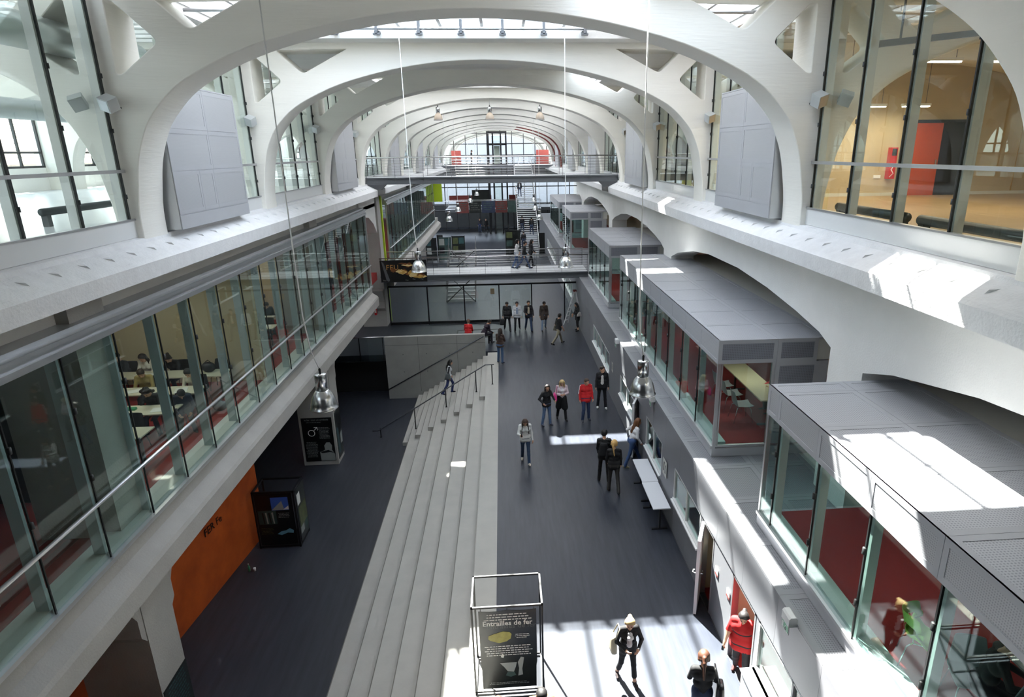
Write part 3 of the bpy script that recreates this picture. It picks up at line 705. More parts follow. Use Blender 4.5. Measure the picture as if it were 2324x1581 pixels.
MB().box(4.08, 4.32, 5.0, 9.15, .05, .93).obj('front_panel', ['white_paint'], _q); MB().box(4.05, 4.33, 4.98, 9.17, .93, .96).obj('top_sill', ['alu'], _q); MB().box(4.12, 4.28, 5.0, 9.1, 0, .05).obj('plinth', ['black_metal'], _q)
# ------------------------------------------------------------------ footbridges
def bridge(y0, y1, x0, x1, z, label, depth=.34, group='steel footbridges across the hall', nearmat='grey_paint', tiles=True, haunch=False, gap=None, railmat='steel'):
    r = thing('footbridge', label, 'bridge', ((x0+x1)/2, (y0+y1)/2, z), group)
    for y in (y0, y1):
        s = 1 if y == y0 else -1
        MB().box(x0, x1, y, y+.16*s, z-depth, z-depth+.03).box(x0, x1, y+.07*s, y+.09*s, z-depth, z).box(x0, x1, y-.02*s, y+.16*s, z-.05, z+.02).obj('edge_beam', [nearmat], r)
    if tiles:
        n = max(1, int((x1-x0)/.6)); m = max(1, int((y1-y0)/.6)); dx = (x1-x0)/n; dy = (y1-y0-.2)/m
        for i in range(n):
            for j in range(m): MB().box(x0+dx*i+.004, x0+dx*(i+1)-.004, y0+.1+dy*j+.004, y0+.1+dy*(j+1)-.004, z-.04, z).obj('deck_tile', ['deck_tile'], r)
        MB().box(x0, x1, y0+.1, y1-.1, z-.1, z-.045).obj('deck_plate', ['steel_dark'], r)
    else: MB().box(x0, x1, y0+.1, y1-.1, z-.1, z).obj('deck_plate', ['alu'], r)
    sp = 1.5; n = round((x1-x0)/sp)
    for y in (y0+.02, y1-.02):
        for k in range(n+1):
            x = x0+.05+(x1-x0-.1)*k/n; MB().box(x-.008, x+.008, y-.025, y+.025, z-.2, z+1.0).obj('baluster', ['steel_dark'], r)
        MB().tube([(x0, y, z+1.02), (x1, y, z+1.02)], .03, 8).obj('handrail', [railmat], r)
        for k in range(6): MB().tube([(x0, y, z+.13+.145*k), (x1, y, z+.13+.145*k)], .007, 5).obj('infill_rod', ['steel'], r)
    if haunch:
        for x, s in ((x0, 1), (x1, -1)): MB().prism([(x, z-.32), (x+1.1*s, z-.32), (x+.8*s, z-.6), (x, z-.6)][::s], 'y', y0+.02, y0+.1).obj('bearing_bracket', ['steel_dark'], r)
    return r
mat('deck_tile', (196, 198, 200), .45, var=.06, scale=2)
bridge(36.0, 38.2, -7.18, 6.35, 8.74, 'upper steel footbridge spanning between the white arches', haunch=True)
bridge(36.9, 39.5, -7.05, 4.85, 3.3, 'lower steel footbridge with pale deck tiles and two walkers', depth=.34)
bridge(81, 83, -7.0, 4.8, 3.3, 'far footbridge hung with dark red and blue banners', tiles=False, depth=.3)

# ------------------------------------------------------------------ glass partition under the lower footbridge
def partition():
    r = sroot('window_4', (-1, 38.6, 0)); y = 38.6
    xs = [-7.0, -4.7, -2.5, -.38, 1.60, 3.62, 4.9]
    for a, b in zip(xs[:-1], xs[1:]):
        if a > .9 and a < 3: continue        # the open leaves
        MB().box(a+.04, b-.04, y-.008, y+.008, .18, 2.32).obj('pane', ['glass'], r)
    for x in xs: MB().box(x-.035, x+.035, y-.05, y+.05, 0, 2.36).obj('post', ['black_metal'], r)
    MB().box(-7.0, 4.9, y-.05, y+.05, 2.32, 2.42).obj('head_rail', ['black_metal'], r)
    MB().box(-7.0, -.38, y-.05, y+.05, .02, .18).obj('bottom_rail', ['black_metal'], r)
    MB().box(-2.9, -.5, 36.9, 36.98, .0, .012).box(-2.9, -2.82, 35.2, 36.98, 0, .012).box(-2.9, -.5, 35.2, 35.28, 0, .012).obj('doormat_trim', ['black_metal'], r)
    p = thing('notice', 'small beige paper notice stuck on the glass partition', 'notice', (-.62, 38.58, 1.9)); 
    MB().box(-.9, -.66, 38.575, 38.59, 1.78, 2.12).obj('paper', ['notice_paper'], p)
mat('notice_paper', (205, 180, 140), .8)
partition()

# ------------------------------------------------------------------ far part of the hall
def far_end():
    r = sroot('wall_back', (0, 88, 0)); y = 88.2
    xs = [-21+1.5*k for k in range(0, 29)]
    for x in xs: MB().box(x-.05, x+.05, y-.15, y+.05, 0, 13).obj('mullion', ['black_metal'], r)
    for z in (0.1, 2.6, 3.3, 5.6, 8.4, 9.6, 11, 12.3): MB().box(-21, 21, y-.1, y+.05, z-.06, z+.06).obj('transom', ['black_metal'], r)
    MB().box(-21, 21, y, y+.01, 0, 13).obj('pane', ['roof_glass'], r)
    MB().box(-22, 22, 81.2, 88, 8.1, 8.45).obj('far_floor', ['grey_paint'], r)
    MB().box(-7, 7, 83.2, 88, 2.95, 3.3).obj('far_floor', ['grey_paint'], r)
    for x, w in ((-6.3, 1.2), (4.6, 1.6)): MB().box(x, x+w, 87.2, 87.6, 8.45, 10.2).obj('partition', ['far_red'], r)
    for yy in (69.9, 76.95):                # red strip inside the right haunch of two far arches
        pl = [(XC+u-.0, z) for u, z in SP if u > 2.0]; m = MB()
        for (a, b), (c, d) in zip(pl[:-1], pl[1:]): m.hexa([(a-.06, yy-.02, b-.03), (a-.06, yy+FT, b-.03), (a+.03, yy+FT, b+.03), (a+.03, yy-.02, b+.03), (c-.06, yy-.02, d-.03), (c-.06, yy+FT, d-.03), (c+.03, yy+FT, d+.03), (c+.03, yy-.02, d+.03)])
        m.obj('arch_strip', ['far_red'], r)
    MB().box(-6.9, -1.4, 87.3, 87.5, 3.9, 4.6).box(.9, 2, 87.3, 87.5, 3.9, 4.6).obj('red_band', ['far_red'], r)
    # ground and gravel outside the far glass
    struct('ground', MB().box(-60, 60, 88.6, 160, -.6, -.4), 'street')
    struct('facade_opposite', MB().box(-60, 60, 130, 131, -.5, 13), 'street')
    t = thing('lift_tower', 'glazed lift tower with black steel posts standing at the far end', 'lift', (-.45, 85, 0))
    for x in (-1.6, -.95, .05, .7):
        for yy in (83.9, 86): MB().box(x-.09, x+.09, yy-.09, yy+.09, 0, 12.3).obj('post', ['black_metal'], t)
    MB().box(-.95, .05, 83.85, 83.87, 0, 12).obj('pane', ['glass'], t)
    MB().box(-.8, -.1, 84.4, 85.6, 8.5, 10.7).obj('car', ['off_white'], t)
    for z in (3.3, 8.45, 10.9, 12.3): MB().box(-1.7, .8, 83.8, 86.1, z-.12, z+.12).obj('ring_beam', ['black_metal'], t)
    # balustrade of the upper end platform
    b = thing('balustrade', 'white framed balustrade along the far upper platform', 'balustrade', (0, 81.3, 8.45))
    for x0, x1 in ((-6.5, -1.7), (.8, 6)):
        MB().tube([(x0, 81.3, 9.5), (x1, 81.3, 9.5)], .04, 6).obj('handrail', ['white_paint'], b)
        for k in range(5):
            x = x0+(x1-x0)*k/4; MB().box(x-.03, x+.03, 81.27, 81.33, 8.45, 9.5).obj('post', ['white_paint'], b)
        for k in range(4): MB().tube([(x0, 81.3, 8.65+.2*k), (x1, 81.3, 8.65+.2*k)], .012, 5).obj('infill_rod', ['steel'], b)
mat('far_red', (116, 48, 44), .8)
mat('street', (130, 132, 134), .9)
far_end()
def far_stair():
    r = thing('open_stair', 'long straight open steel stair climbing to the far upper platform', 'stairs', (2.4, 70, 0))
    x0, x1 = 1.5, 3.5
    def flight(ya, za, yb, zb):
        n = round((zb-za)/.18)
        for k in range(n):
            y = ya+(yb-ya)*(k+.5)/n; z = za+(zb-za)*(k+1)/n; MB().box(x0+.05, x1-.05, y-.16, y+.16, z-.05, z).obj('tread', ['deck_tile'], r)
        for x in (x0, x1):
            MB().bar((x, ya, za+.05), (x, yb, zb+.05), .05, .26).obj('stringer', ['steel_dark'], r)
            MB().tube([(x, ya, za+1.0), (x, yb, zb+1.0)], .035, 6).obj('handrail', ['steel'], r)
            for q in range(5):
                t = q/4; y = ya+(yb-ya)*t; z = za+(zb-za)*t; MB().box(x-.02, x+.02, y-.02, y+.02, z, z+1).obj('baluster', ['steel_dark'], r)
    flight(63.5, 0, 70, 4.25); MB().box(x0, x1, 70, 71.4, 4.15, 4.27).obj('landing', ['alu'], r); flight(71.4, 4.25, 78, 8.45)
    MB().box(x0, x1, 78, 81.3, 8.3, 8.45).obj('landing', ['alu'], r)
    # dark stair beyond the glass partition, seen from behind
    s = thing('open_stair', 'dark steel stair with cross braces rising leftwards beyond the glass partition', 'stairs', (-3.2, 46, 0))
    n = 14
    for k in range(n):
        t = (k+.5)/n; MB().box(-4.1, -2.1, 44.6+t*4.6-.02, 44.6+t*4.6+.26, t*2.9, t*2.9+.05).obj('tread', ['alu'], s)
    for x in (-4.1, -2.1):
        MB().bar((x, 44.5, 0), (x, 49.3, 3.0), .06, .3).obj('stringer', ['black_metal'], s)
        MB().bar((x, 44.5, .95), (x, 49.3, 3.95), .04, .04).obj('handrail', ['black_metal'], s)
    for a, b in ((0, .5), (.5, 1)):
        MB().bar((-4.1, 44.5+a*4.8, a*3+.0), (-2.1, 44.5+b*4.8, b*3), .05).bar((-2.1, 44.5+a*4.8, a*3), (-4.1, 44.5+b*4.8, b*3), .05).obj('cross_brace', ['black_metal'], s)
far_stair()
struct('trim_4', MB().box(-7.35, -7.05, 39.5, 39.75, 0, 7.6), 'lime_paint') if 'lime_paint' in M else None
mat('lime_paint', (164, 190, 30), .5)
struct('trim_4', MB().box(-7.22, -7.12, 39.5, 39.75, 0, 7.6), 'lime_paint')
struct('trim_5', MB().box(-7.1, -6.2, 69, 69.6, 5.15, 7.0), 'lime_paint')
# orange wall panel and dark recess at the lower left
struct('wall_left', MB().hexa([(-9.55, 10.2, -2.38), (-8.5, 19.9, -2.38), (-8.62, 19.92, -2.38), (-9.67, 10.22, -2.38), (-9.55, 10.2, 2.9), (-8.5, 19.9, 2.9), (-8.62, 19.92, 2.9), (-9.67, 10.22, 2.9)]).box(-9.9, -9.6, -2, 10.2, -2.38, 2.9), 'orange_wall')
struct('wall_left', MB().box(-12.5, -12.3, 19.9, 33.7, -2.38, 2.9), 'dark_wall')
textmesh('FER Fe', .34, 'black', [o for o in S.objects if o.name.startswith('wall_left') and o.data and o.data.materials and o.data.materials[0] == M['orange_wall']][0], basis((-8.776, 17.15, -.34), (.108, 1, 0), (0, 0, 1)), 'wall_lettering', spacing=1.0)
# ------------------------------------------------------------------ pendant lamps
mat('lamp_alu', (206, 208, 210), .22, metal=1, bump=.02, bscale=8, stretch=(1, 1, 12))
mat('cord', (225, 225, 222), .6)
LAMPS = {}
def pendant(x, y, z, label, opal=False, top=13.1, bend=0, group='aluminium bell pendant lamps'):
    key = 'opal' if opal else 'alu'
    t = thing('pendant_lamp', label, 'lamp', (x, y, z), group)
    prof = [(.226, 0), (.232, .012), (.222, .02), (.215, .09), (.19, .19), (.15, .27), (.11, .315), (.10, .33)]
    ref = MB().lathe(prof+[(r-.008, zz-.002) for r, zz in prof[::-1]], (x, y, z), 28).obj('reflector', ['opal_lamp' if opal else 'lamp_alu'], t)
    MB().lathe([(.232, -.004), (.24, .004), (.232, .014)], (x, y, z), 28).obj('rim', ['steel'], ref)
    MB().lathe([(0, .33), (.1, .33), (.1, .60), (.094, .615), (0, .615)], (x, y, z), 20).obj('gear_housing', ['lamp_alu'], t); gh = t.children[-1]
    MB().lathe([(0, .3), (.05, .28), (.055, .2), (.04, .12), (0, .09)], (x, y, z), 12).obj('bulb', ['tube_white' if opal else 'off_white'], ref)
    MB().lathe([(.018, .615), (.022, .69), (.008, .72)], (x, y, z), 8).obj('cord_grip', ['black'], gh)
    pts = [(x, y, z+.7), (x-.10*bend, y, z+1.0), (x-.16*bend, y, z+1.6), (x-.17*bend, y, z+2.6), (x-.17*bend, y, top)]
    MB().tube(pts, .011, 5).obj('cord', ['cord'], t)
    return t
pendant(-3.16, 10.5, 5.86, 'large aluminium bell pendant lamp hanging over the left steps, nearest on the left', bend=1)
pendant(2.36, 10.5, 5.90, 'large aluminium bell pendant lamp hanging before the silver pods, nearest on the right', bend=.6)
pendant(-2.57, 19.5, 6.59, 'aluminium bell pendant lamp hanging in front of the flame banner', bend=.4, top=13.2)
pendant(1.87, 19.5, 6.62, 'aluminium bell pendant lamp at the right end of the lower footbridge', bend=0, top=13.2)
for (x, y, z, lb) in ((-3.40, 41.95, 5.83, 'small far pendant lamp left of the distant stair, lowest of the far left row'), (2.36, 41.95, 5.83, 'small far pendant lamp right of the distant stair, lowest of the far right row'), (-3.28, 49.0, 5.83, 'small far pendant lamp, second of the far left row'), (2.45, 49.0, 5.83, 'small far pendant lamp, second of the far right row'), (-2.7, 56.2, 5.96, 'small far pendant lamp, third of the far left row'), (2.7, 56.2, 5.96, 'small far pendant lamp, third of the far right row'), (-2.38, 63.2, 6.08, 'small far pendant lamp, fourth of the far left row')):
    pendant(x, y, z, lb, bend=.0)
for x, lb in ((-3.08, 'left'), (-.48, 'middle'), (2.07, 'right')):
    pendant(x, 35.0, 11.55, 'lit pendant lamp with opal shade under the fourth arch, %s of the row of three' % lb, opal=True, top=12.5, group='lit opal pendant lamps in a row of three')
# ------------------------------------------------------------------ box floodlights on the arch piers
def flood(x, y, z, s, label, back=False):
    t = thing('floodlight', label, 'floodlight', (x, y, z), 'grey box floodlights on the arch piers')
    d = -1
    a = Matrix.Translation((x-.02*s, y-.2, z)) @ Matrix.Rotation(rad(-28*s), 4, 'Z') @ Matrix.Rotation(rad(24), 4, 'X') @ Matrix.Rotation(rad(20*s), 4, 'Y')
    def bx(x0, x1, y0, y1, z0, z1): return [a @ Vector(p) for p in ((x0, y0, z0), (x1, y0, z0), (x1, y1, z0), (x0, y1, z0), (x0, y0, z1), (x1, y0, z1), (x1, y1, z1), (x0, y1, z1))]
    MB().hexa(bx(-.12, .12, -.13, .09, -.12, .12)).obj('housing', ['flood_grey'], t)
    MB().hexa(bx(-.105, .105, -.136, -.131, -.105, .105)).obj('lens', ['alu'], t)
    MB().hexa(bx(-.05, .05, .09, .13, -.05, .05)).obj('rear_box', ['grey_paint'], t)
    MB().bar((x, y+.01, z), (x-.02*s, y-.1, z+.0), .05).obj('bracket', ['grey_paint'], t)
    p = a @ Vector((.0, .12, -.05)); MB().tube([p, p+Vector((.05*s, .06, -.09)), (x+.06*s, y, z-.06)], .009, 5).obj('cable', ['black'], t)
mat('flood_grey', (186, 190, 190), .5)
_w = ['nearest', 'second nearest', 'third', 'fourth', 'fifth']
for i in range(1, 5):
    y = FY[i]
    for sd, nm in ((-1, 'left'), (1, 'right')):
        f = (lambda x: x) if sd < 0 else (lambda x: 2*XC-x)
        flood(f(-7.13), y, 10.93, -sd, 'grey box floodlight on the hall side of the %s white arch pier, %s side' % (_w[i-1], nm))
        if i % 2 == 1: flood(f(-7.72), y, 10.95, sd, 'grey box floodlight behind glass on the aisle side of the %s arch pier, %s side' % (_w[i-1], nm))
# ------------------------------------------------------------------ fixtures with tubes (rooms)
def tube_fixture(x0, x1, y, z, label, group, warm=True, along='x', watts=60, housing=True):
    t = thing('tube_lamp', label, 'lamp', ((x0+x1)/2, y, z), group)
    if z > 10:
        for q in (x0+.15, x1-.15): MB().box(q-.006, q+.006, y-.006, y+.006, z+.07, 13.05).obj('hanger', ['steel_dark'], t)
    L = x1-x0
    if along == 'x': b = (x0, x1, y-.06, y+.06, z, z+.07); e = (x0+.03, x1-.03, y-.045, y+.045, z-.03, z)
    else: b = (x0-.06, x0+.06, y, y+L, z, z+.07); e = (x0-.045, x0+.045, y+.03, y+L-.03, z-.03, z)
    MB().box(*b).obj('housing', ['white_paint'], t); MB().box(*e).obj('tube', ['tube_light' if warm else 'tube_white'], t)
    ld = bpy.data.lights.new('tube_lamp_light', 'AREA'); ld.shape = 'RECTANGLE'; ld.size = L if along == 'x' else .12; ld.size_y = .12 if along == 'x' else L
    ld.energy = watts; ld.color = (1, .86, .66) if warm else (1, .93, .82)
    lo = bpy.data.objects.new('tube_lamp_light', ld); COL.objects.link(lo); lo.location = ((e[0]+e[1])/2, (e[2]+e[3])/2, z-.05); lo.parent = t; lo.matrix_parent_inverse = WM[t.name].inverted()
G1 = 'lit tube lamps hanging in the upper right room'
_lt = ['lit warm tube lamp closest to the near right glass, high in the pane', 'short lit tube lamp left of a gap in the right room lamp row', 'long lit tube lamp at the left of the right room lamp row', 'long lit tube lamp at the right of the right room lamp row', 'lit tube lamp low beside the near right arch pier, behind glass', 'lit tube lamp before the beige wall above the red cabinet', 'short lit tube lamp before the beige wall above the orange door', 'lit tube lamp hanging at the upper far right of the right room']
for (x0, x1, y, z, w) in ((9.2, 11.0, 10.5, 11.75, 1), (11.3, 12.1, 15.6, 11.9, 1), (9.0, 10.8, 15.6, 11.9, 1), (12.4, 14.4, 15.6, 11.9, 1), (8.3, 9.2, 19.0, 11.6, 1), (10.4, 11.8, 20.2, 11.2, 1), (12.3, 13.2, 20.2, 11.2, 1), (15, 16.4, 10, 11.6, 1)):
    tube_fixture(x0, x1, y, z, _lt.pop(0), G1, True, watts=30*(x1-x0))
tube_fixture(8.6, 10.6, 25, 11.6, 'lit warm tube lamp in the upper right room beyond the second arch', None, True, watts=60)
tube_fixture(8.6, 10.6, 30, 11.6, 'lit warm tube lamp in the upper right room by the third arch', None, True, watts=60)
G2 = 'ceiling tube lamps in the left classrooms'
for (x, y) in ((-10, 6.5), (-9, 14.6), (-9.5, 16.6), (-9.3, 22.5), (-9.3, 25.5), (-9.2, 30.5)):
    tube_fixture(x-.7, x+.7, y, 7.05, 'white ceiling tube lamp in the left classrooms, '+{6.5: 'in the dark nearest room', 14.6: 'above the front row of tables', 16.6: 'above the middle row of tables', 22.5: 'near end of the wood panelled room', 25.5: 'far end of the wood panelled room', 30.5: 'in the farthest classroom'}[y], G2, False, watts={6.5: 3, 14.6: 22, 16.6: 24}.get(y, 22))
for (x, y, lb) in ((6.2, 8.2, 'nearest silver pod'), (6.6, 16, 'second silver pod, near end'), (6.6, 22.5, 'second silver pod, far end'), (6.4, 32, 'third silver pod')):
    tube_fixture(x-.6, x+.6, y, 5.29, 'white ceiling tube lamp inside the %s' % lb, None, False, watts=9)
tube_fixture(5.2, 6.2, 11.2, 2.73, 'white ceiling tube lamp behind the open white door', None, False, watts=14)
tube_fixture(5.2, 6.2, 10.0, 2.73, 'white ceiling tube lamp behind the doorway of the red sweater', None, False, watts=18)
for (x, y) in ((-9.5, 44), (-9.5, 52), (-9.5, 60)):
    tube_fixture(x-.7, x+.7, y, 7.05, 'white ceiling tube lamp in the far left glazed room, '+{44: 'nearest', 52: 'middle', 60: 'farthest'}[y]+' of three', 'ceiling tube lamps in the far left room', False, watts=30)
# cable tray and ducts
t = thing('cable_tray', 'perforated steel cable tray under the ceiling of the upper right room', 'cable tray', (10, 11, 12))
tr = MB().bar((6.9, 12.5, 11.75), (16, 15.2, 12.9), .18, .02).bar((6.9, 12.41, 11.8), (16, 15.11, 12.95), .01, .1).bar((6.9, 12.59, 11.8), (16, 15.29, 12.95), .01, .1); tr.obj('tray', ['steel_dark'], t)
for k in range(5): MB().bar((7.5+2*k, 12.68+.59*k, 11.85+.25*k), (7.5+2*k, 12.68+.59*k, 13.1), .03).obj('hanger', ['steel_dark'], t)
def duct(label, pts, r):
    t = thing('spiral_duct', label, 'duct', pts[0]); a, b = Vector(pts[0]), Vector(pts[1]); L = (b-a).length; n = int(L/.09)
    P = []; R = []
    for k in range(n+1):
        P.append(a+(b-a)*k/n); R.append(r+(.008 if k % 2 else 0))
    MB().tube(P, R, 20).obj('duct_wall', ['duct_metal'], t)
mat('duct_metal', (190, 198, 198), .28, metal=.95)
duct('galvanised spiral air duct behind the near left glass', [(-7.86, 10.28, 11.99), (-8.34, 17.00, 12.16)], .29)
duct('second galvanised spiral duct deeper in the left aisle', [(-14.6, 15, 11.4), (-14.6, 30, 11.4)], .3)
def radiator(x, y0, y1, label):
    t = thing('bench_radiator', label, 'radiator', (x, (y0+y1)/2, 8.45), 'dark low tube radiators along the upper glass')
    MB().tube([(x, y0, 8.78), (x, y1, 8.78)], .09, 12).obj('heating_tube', ['rad_black'], t)
    for y in (y0+.12, y1-.12): MB().box(x-.07, x+.07, y-.07, y+.07, 8.45, 8.72).obj('leg', ['rad_black'], t)
mat('rad_black', (36, 44, 46), .4)
radiator(7.35, 11.4, 13.9, 'dark low tube radiator behind the near right glass, farther of the two')
radiator(7.35, 6.2, 11.0, 'dark low tube radiator behind the near right glass, nearer of the two')
radiator(-10.6, 16, 21, 'dark low tube radiator on the bright floor of the left aisle')

# ------------------------------------------------------------------ exhibition frames and banners
mat('poster_dark', (30, 36, 34), .35, var=.6, scale=3, c2=(12, 14, 14))
mat('poster_black', (16, 18, 20), .3)
mat('poster_white', (225, 225, 220), .5)
mat('poster_shadow', (84, 86, 82), .5)
mat('poster_grey', (150, 155, 152), .5)
mat('poster_stone', (172, 166, 78), .5, var=.35, scale=9)
mat('poster_sky', (60, 100, 190), .4)
mat('poster_cyan', (110, 165, 190), .4)
mat('poster_teal', (60, 95, 100), .4, var=.4, scale=4)
mat('poster_olive', (96, 104, 66), .45, var=.5, scale=5)
mat('poster_red', (104, 46, 42), .5, var=.4, scale=3)
mat('poster_blue', (42, 52, 80), .5, var=.4, scale=3)
mat('poster_green', (60, 84, 80), .5, var=.4, scale=3)
def cube_frame(name, label, x0, x1, y0, y1, z0, z1, m='black_metal', w=.04, group=None, rot=0):
    t = thing(name, label, 'exhibition stand', ((x0+x1)/2, (y0+y1)/2, z0), group)
    for x in (x0+w/2, x1-w/2):
        for y in (y0+w/2, y1-w/2): MB().box(x-w/2, x+w/2, y-w/2, y+w/2, z0, z1).obj('post', [m], t)
    for z in (z0+.06, z1-w/2):
        for y in (y0+w/2, y1-w/2): MB().box(x0, x1, y-w/2, y+w/2, z-w/2, z+w/2).obj('cross_bar', [m], t)
        for x in (x0+w/2, x1-w/2): MB().box(x-w/2, x+w/2, y0, y1, z-w/2, z+w/2).obj('cross_bar', [m], t)
    return t
def words(parent, o, u, v, lines, h, wd, m='poster_white', seed=1, center=True):
    "rows of tiny printed words too small to read: one flat mesh"
    rnd = random.Random(seed); mb = MB(); u = Vector(u).normalized(); v = Vector(v).normalized(); n = u.cross(v); o = Vector(o)
    for i in range(lines):
        L = wd*rnd.uniform(.75, 1); x = (wd-L)/2 if center else 0; end = x+L
        while x < end-h:
            w = rnd.uniform(1.2, 5)*h*.6; w = min(w, end-x); p = o+u*x-v*(i*h*1.7)
            mb.add([p, p+u*w, p+u*w+v*h*.62, p+v*h*.62], [(0, 1, 2, 3)]); x += w+h*.5
    q = mb.obj('small_print', [m], parent); q['kind'] = 'stuff'
def blob(parent, name, o, u, v, pts, m, lift=.003):
    u = Vector(u).normalized(); v = Vector(v).normalized(); n = u.cross(v); o = Vector(o)+n*lift
    P = [o+u*a+v*b for a, b in pts]; k = len(P); MB().add(P+[p-n*lift*.8 for p in P], [tuple(range(k))]+[((i+1) % k, i, i+k, (i+1) % k+k) for i in range(k)]).obj(name, [m], parent)
def iron_box():
    # frame turned a little: built in local axes
    t = cube_frame('exhibition_frame', 'open black exhibition frame with the iron poster, standing where steps meet dark floor', -.84, .50, 9.92, 10.87, 0, 2.02, w=.035)
    p = thing('poster', 'dark hanging poster with white title and yellow ore lump, tied in the near frame', 'poster', (-.17, 9.93, .2))
    yb = 9.915; O = (-.70, yb, .14)
    # slightly slack sheet
    n, m = 14, 18; vs = []; fs = []
    for j in range(m+1):
        for i in range(n+1):
            a, b = i/n, j/m; sag = .02*math.sin(pi*((a*2) % 1))*max(0, b-.8)*5
            vs.append((-.70+1.07*a+(.02 if b < .3 else 0)*(1-2*a)*(1-b), yb-.012*math.sin(a*7+b*3)*0-.004, .14+1.80*b-sag))
    for j in range(m):
        for i in range(n): k = j*(n+1)+i; fs.append((k, k+1, k+n+2, k+n+1))
    MB().add(vs, fs, 0, True).add([(x, yb+.004, z) for x, y, z in vs], [f[::-1] for f in fs], 0, True).obj('sheet', ['poster_dark'], p)
    o = Vector((-.70, yb-.006, .14)); U, V = (1, 0, 0), (0, 0, 1)
    textmesh('Entrailles de fer', .146, 'poster_white', p, basis(o+Vector((.53, 0, 1.51)), U, V), 'title', bold=.003, ext=.0005)
    textmesh('Entrailles de fer', .146, 'poster_shadow', p, basis(o+Vector((.60, .002, 1.44)), U, V), 'title_shadow', ext=.0003)
    words(p, o+Vector((.06, -.002, 1.70)), U, V, 3, .034, .95, seed=4)
    blob(p, 'ore_lump', o, U, V, [(.16, 1.17), (.2, 1.13), (.36, 1.07), (.5, 1.10), (.58, 1.16), (.6, 1.26), (.56, 1.31), (.44, 1.33), (.27, 1.28), (.17, 1.24)], 'poster_stone')
    words(p, o+Vector((.66, -.002, 1.24)), U, V, 3, .022, .28, seed=5)
    words(p, o+Vector((.06, -.002, .98)), U, V, 5, .030, .95, seed=6)
    blob(p, 'cart_tub', o, U, V, [(.36, .60), (.44, .50), (.50, .40), (.62, .38), (.66, .50), (.68, .60)], 'poster_grey')
    blob(p, 'cart_base', o, U, V, [(.5, .38), (.46, .30), (.56, .26), (.66, .3), (.62, .38)], 'poster_green')
    blob(p, 'pale_figure', o, U, V, [(.70, .28), (.72, .45), (.70, .6), (.76, .72), (.82, .7), (.80, .56), (.78, .44), (.79, .3)], 'poster_grey')
    blob(p, 'light_spot', o, U, V, [(.38, .74), (.43, .72), (.45, .78), (.41, .82)], 'poster_white')
    words(p, o+Vector((.1, -.002, .13)), U, V, 2, .02, .85, 'poster_grey', seed=7)
    for x in (-.66, -.17, .33):
        for z in (1.945, .135): MB().tube([(x, 9.90, z), (x, 9.945, z+(.045 if z > 1 else -.045))], .006, 5).obj('tie', ['black'], p)
iron_box()
def dark_box():
    t = cube_frame('exhibition_frame', 'black exhibition frame with photo posters, standing by the orange wall', -8.36, -7.02, 18.95, 19.95, -2.38, -.3, w=.06)
    O = Vector((-8.28, 18.934, -2.25)); U, V = (1, 0, 0), (0, 0, 1)
    p = thing('poster', 'black photo poster on the near face of the frame by the orange wall', 'poster', (-7.7, 18.93, -1.3))
    MB().box(-8.28, -7.10, 18.935, 18.95, -2.25, -.36).obj('sheet', ['poster_black'], p)
    for (a, b, c, d, m) in ((.50, 1.28, 1.05, 1.75, 'poster_sky'), (.05, .78, .62, 1.28, 'poster_green'), (.02, 1.35, .46, 1.8, 'poster_black')):
        blob(p, 'photograph', O, U, V, [(a, b), (c, b), (c, d), (a, d)], m)
    blob(p, 'sail_roof', O, U, V, [(.5, 1.29), (.9, 1.29), (.84, 1.62)], 'poster_grey', .005); blob(p, 'sail_roof', O, U, V, [(.86, 1.30), (1.04, 1.30), (1.04, 1.44)], 'poster_white', .005)
    for k in range(4): blob(p, 'tower_stripe', O, U, V, [(.2+.1*k, .8), (.24+.1*k, .8), (.22+.1*k, 1.22), (.17+.1*k, 1.2)], 'poster_grey' if k % 2 else 'poster_black', .006)
    blob(p, 'blue_figure', O, U, V, [(.56, .40), (.7, .36), (.9, .44), (1.08, .42), (1.1, .52), (.98, .6), (.84, .52), (.7, .5)], 'poster_cyan')
    words(p, O+Vector((.66, -.004, 1.16)), U, V, 4, .03, .4, 'poster_grey', 9); words(p, O+Vector((.06, -.004, .62)), U, V, 5, .03, .42, 'poster_olive', 10)
    q = thing('poster', 'green and white photo poster on the right face of the orange wall frame', 'poster', (-7.0, 19.4, -1.3))
    MB().box(-7.02, -7.005, 19.03, 19.88, -2.25, -.36).obj('sheet', ['poster_dark'], q)
    O = Vector((-7.003, 19.03, -2.25)); U = (0, 1, 0)
    for (a, b, c, d, m) in ((.08, 1.3, .36, 1.7, 'poster_white'), (.1, .5, .8, 1.2, 'poster_olive'), (.5, .2, .78, .48, 'poster_green'), (.08, .25, .4, .5, 'poster_grey')):
        blob(q, 'photograph', O, U, V, [(a, b), (c, b), (c, d), (a, d)], m)
dark_box()
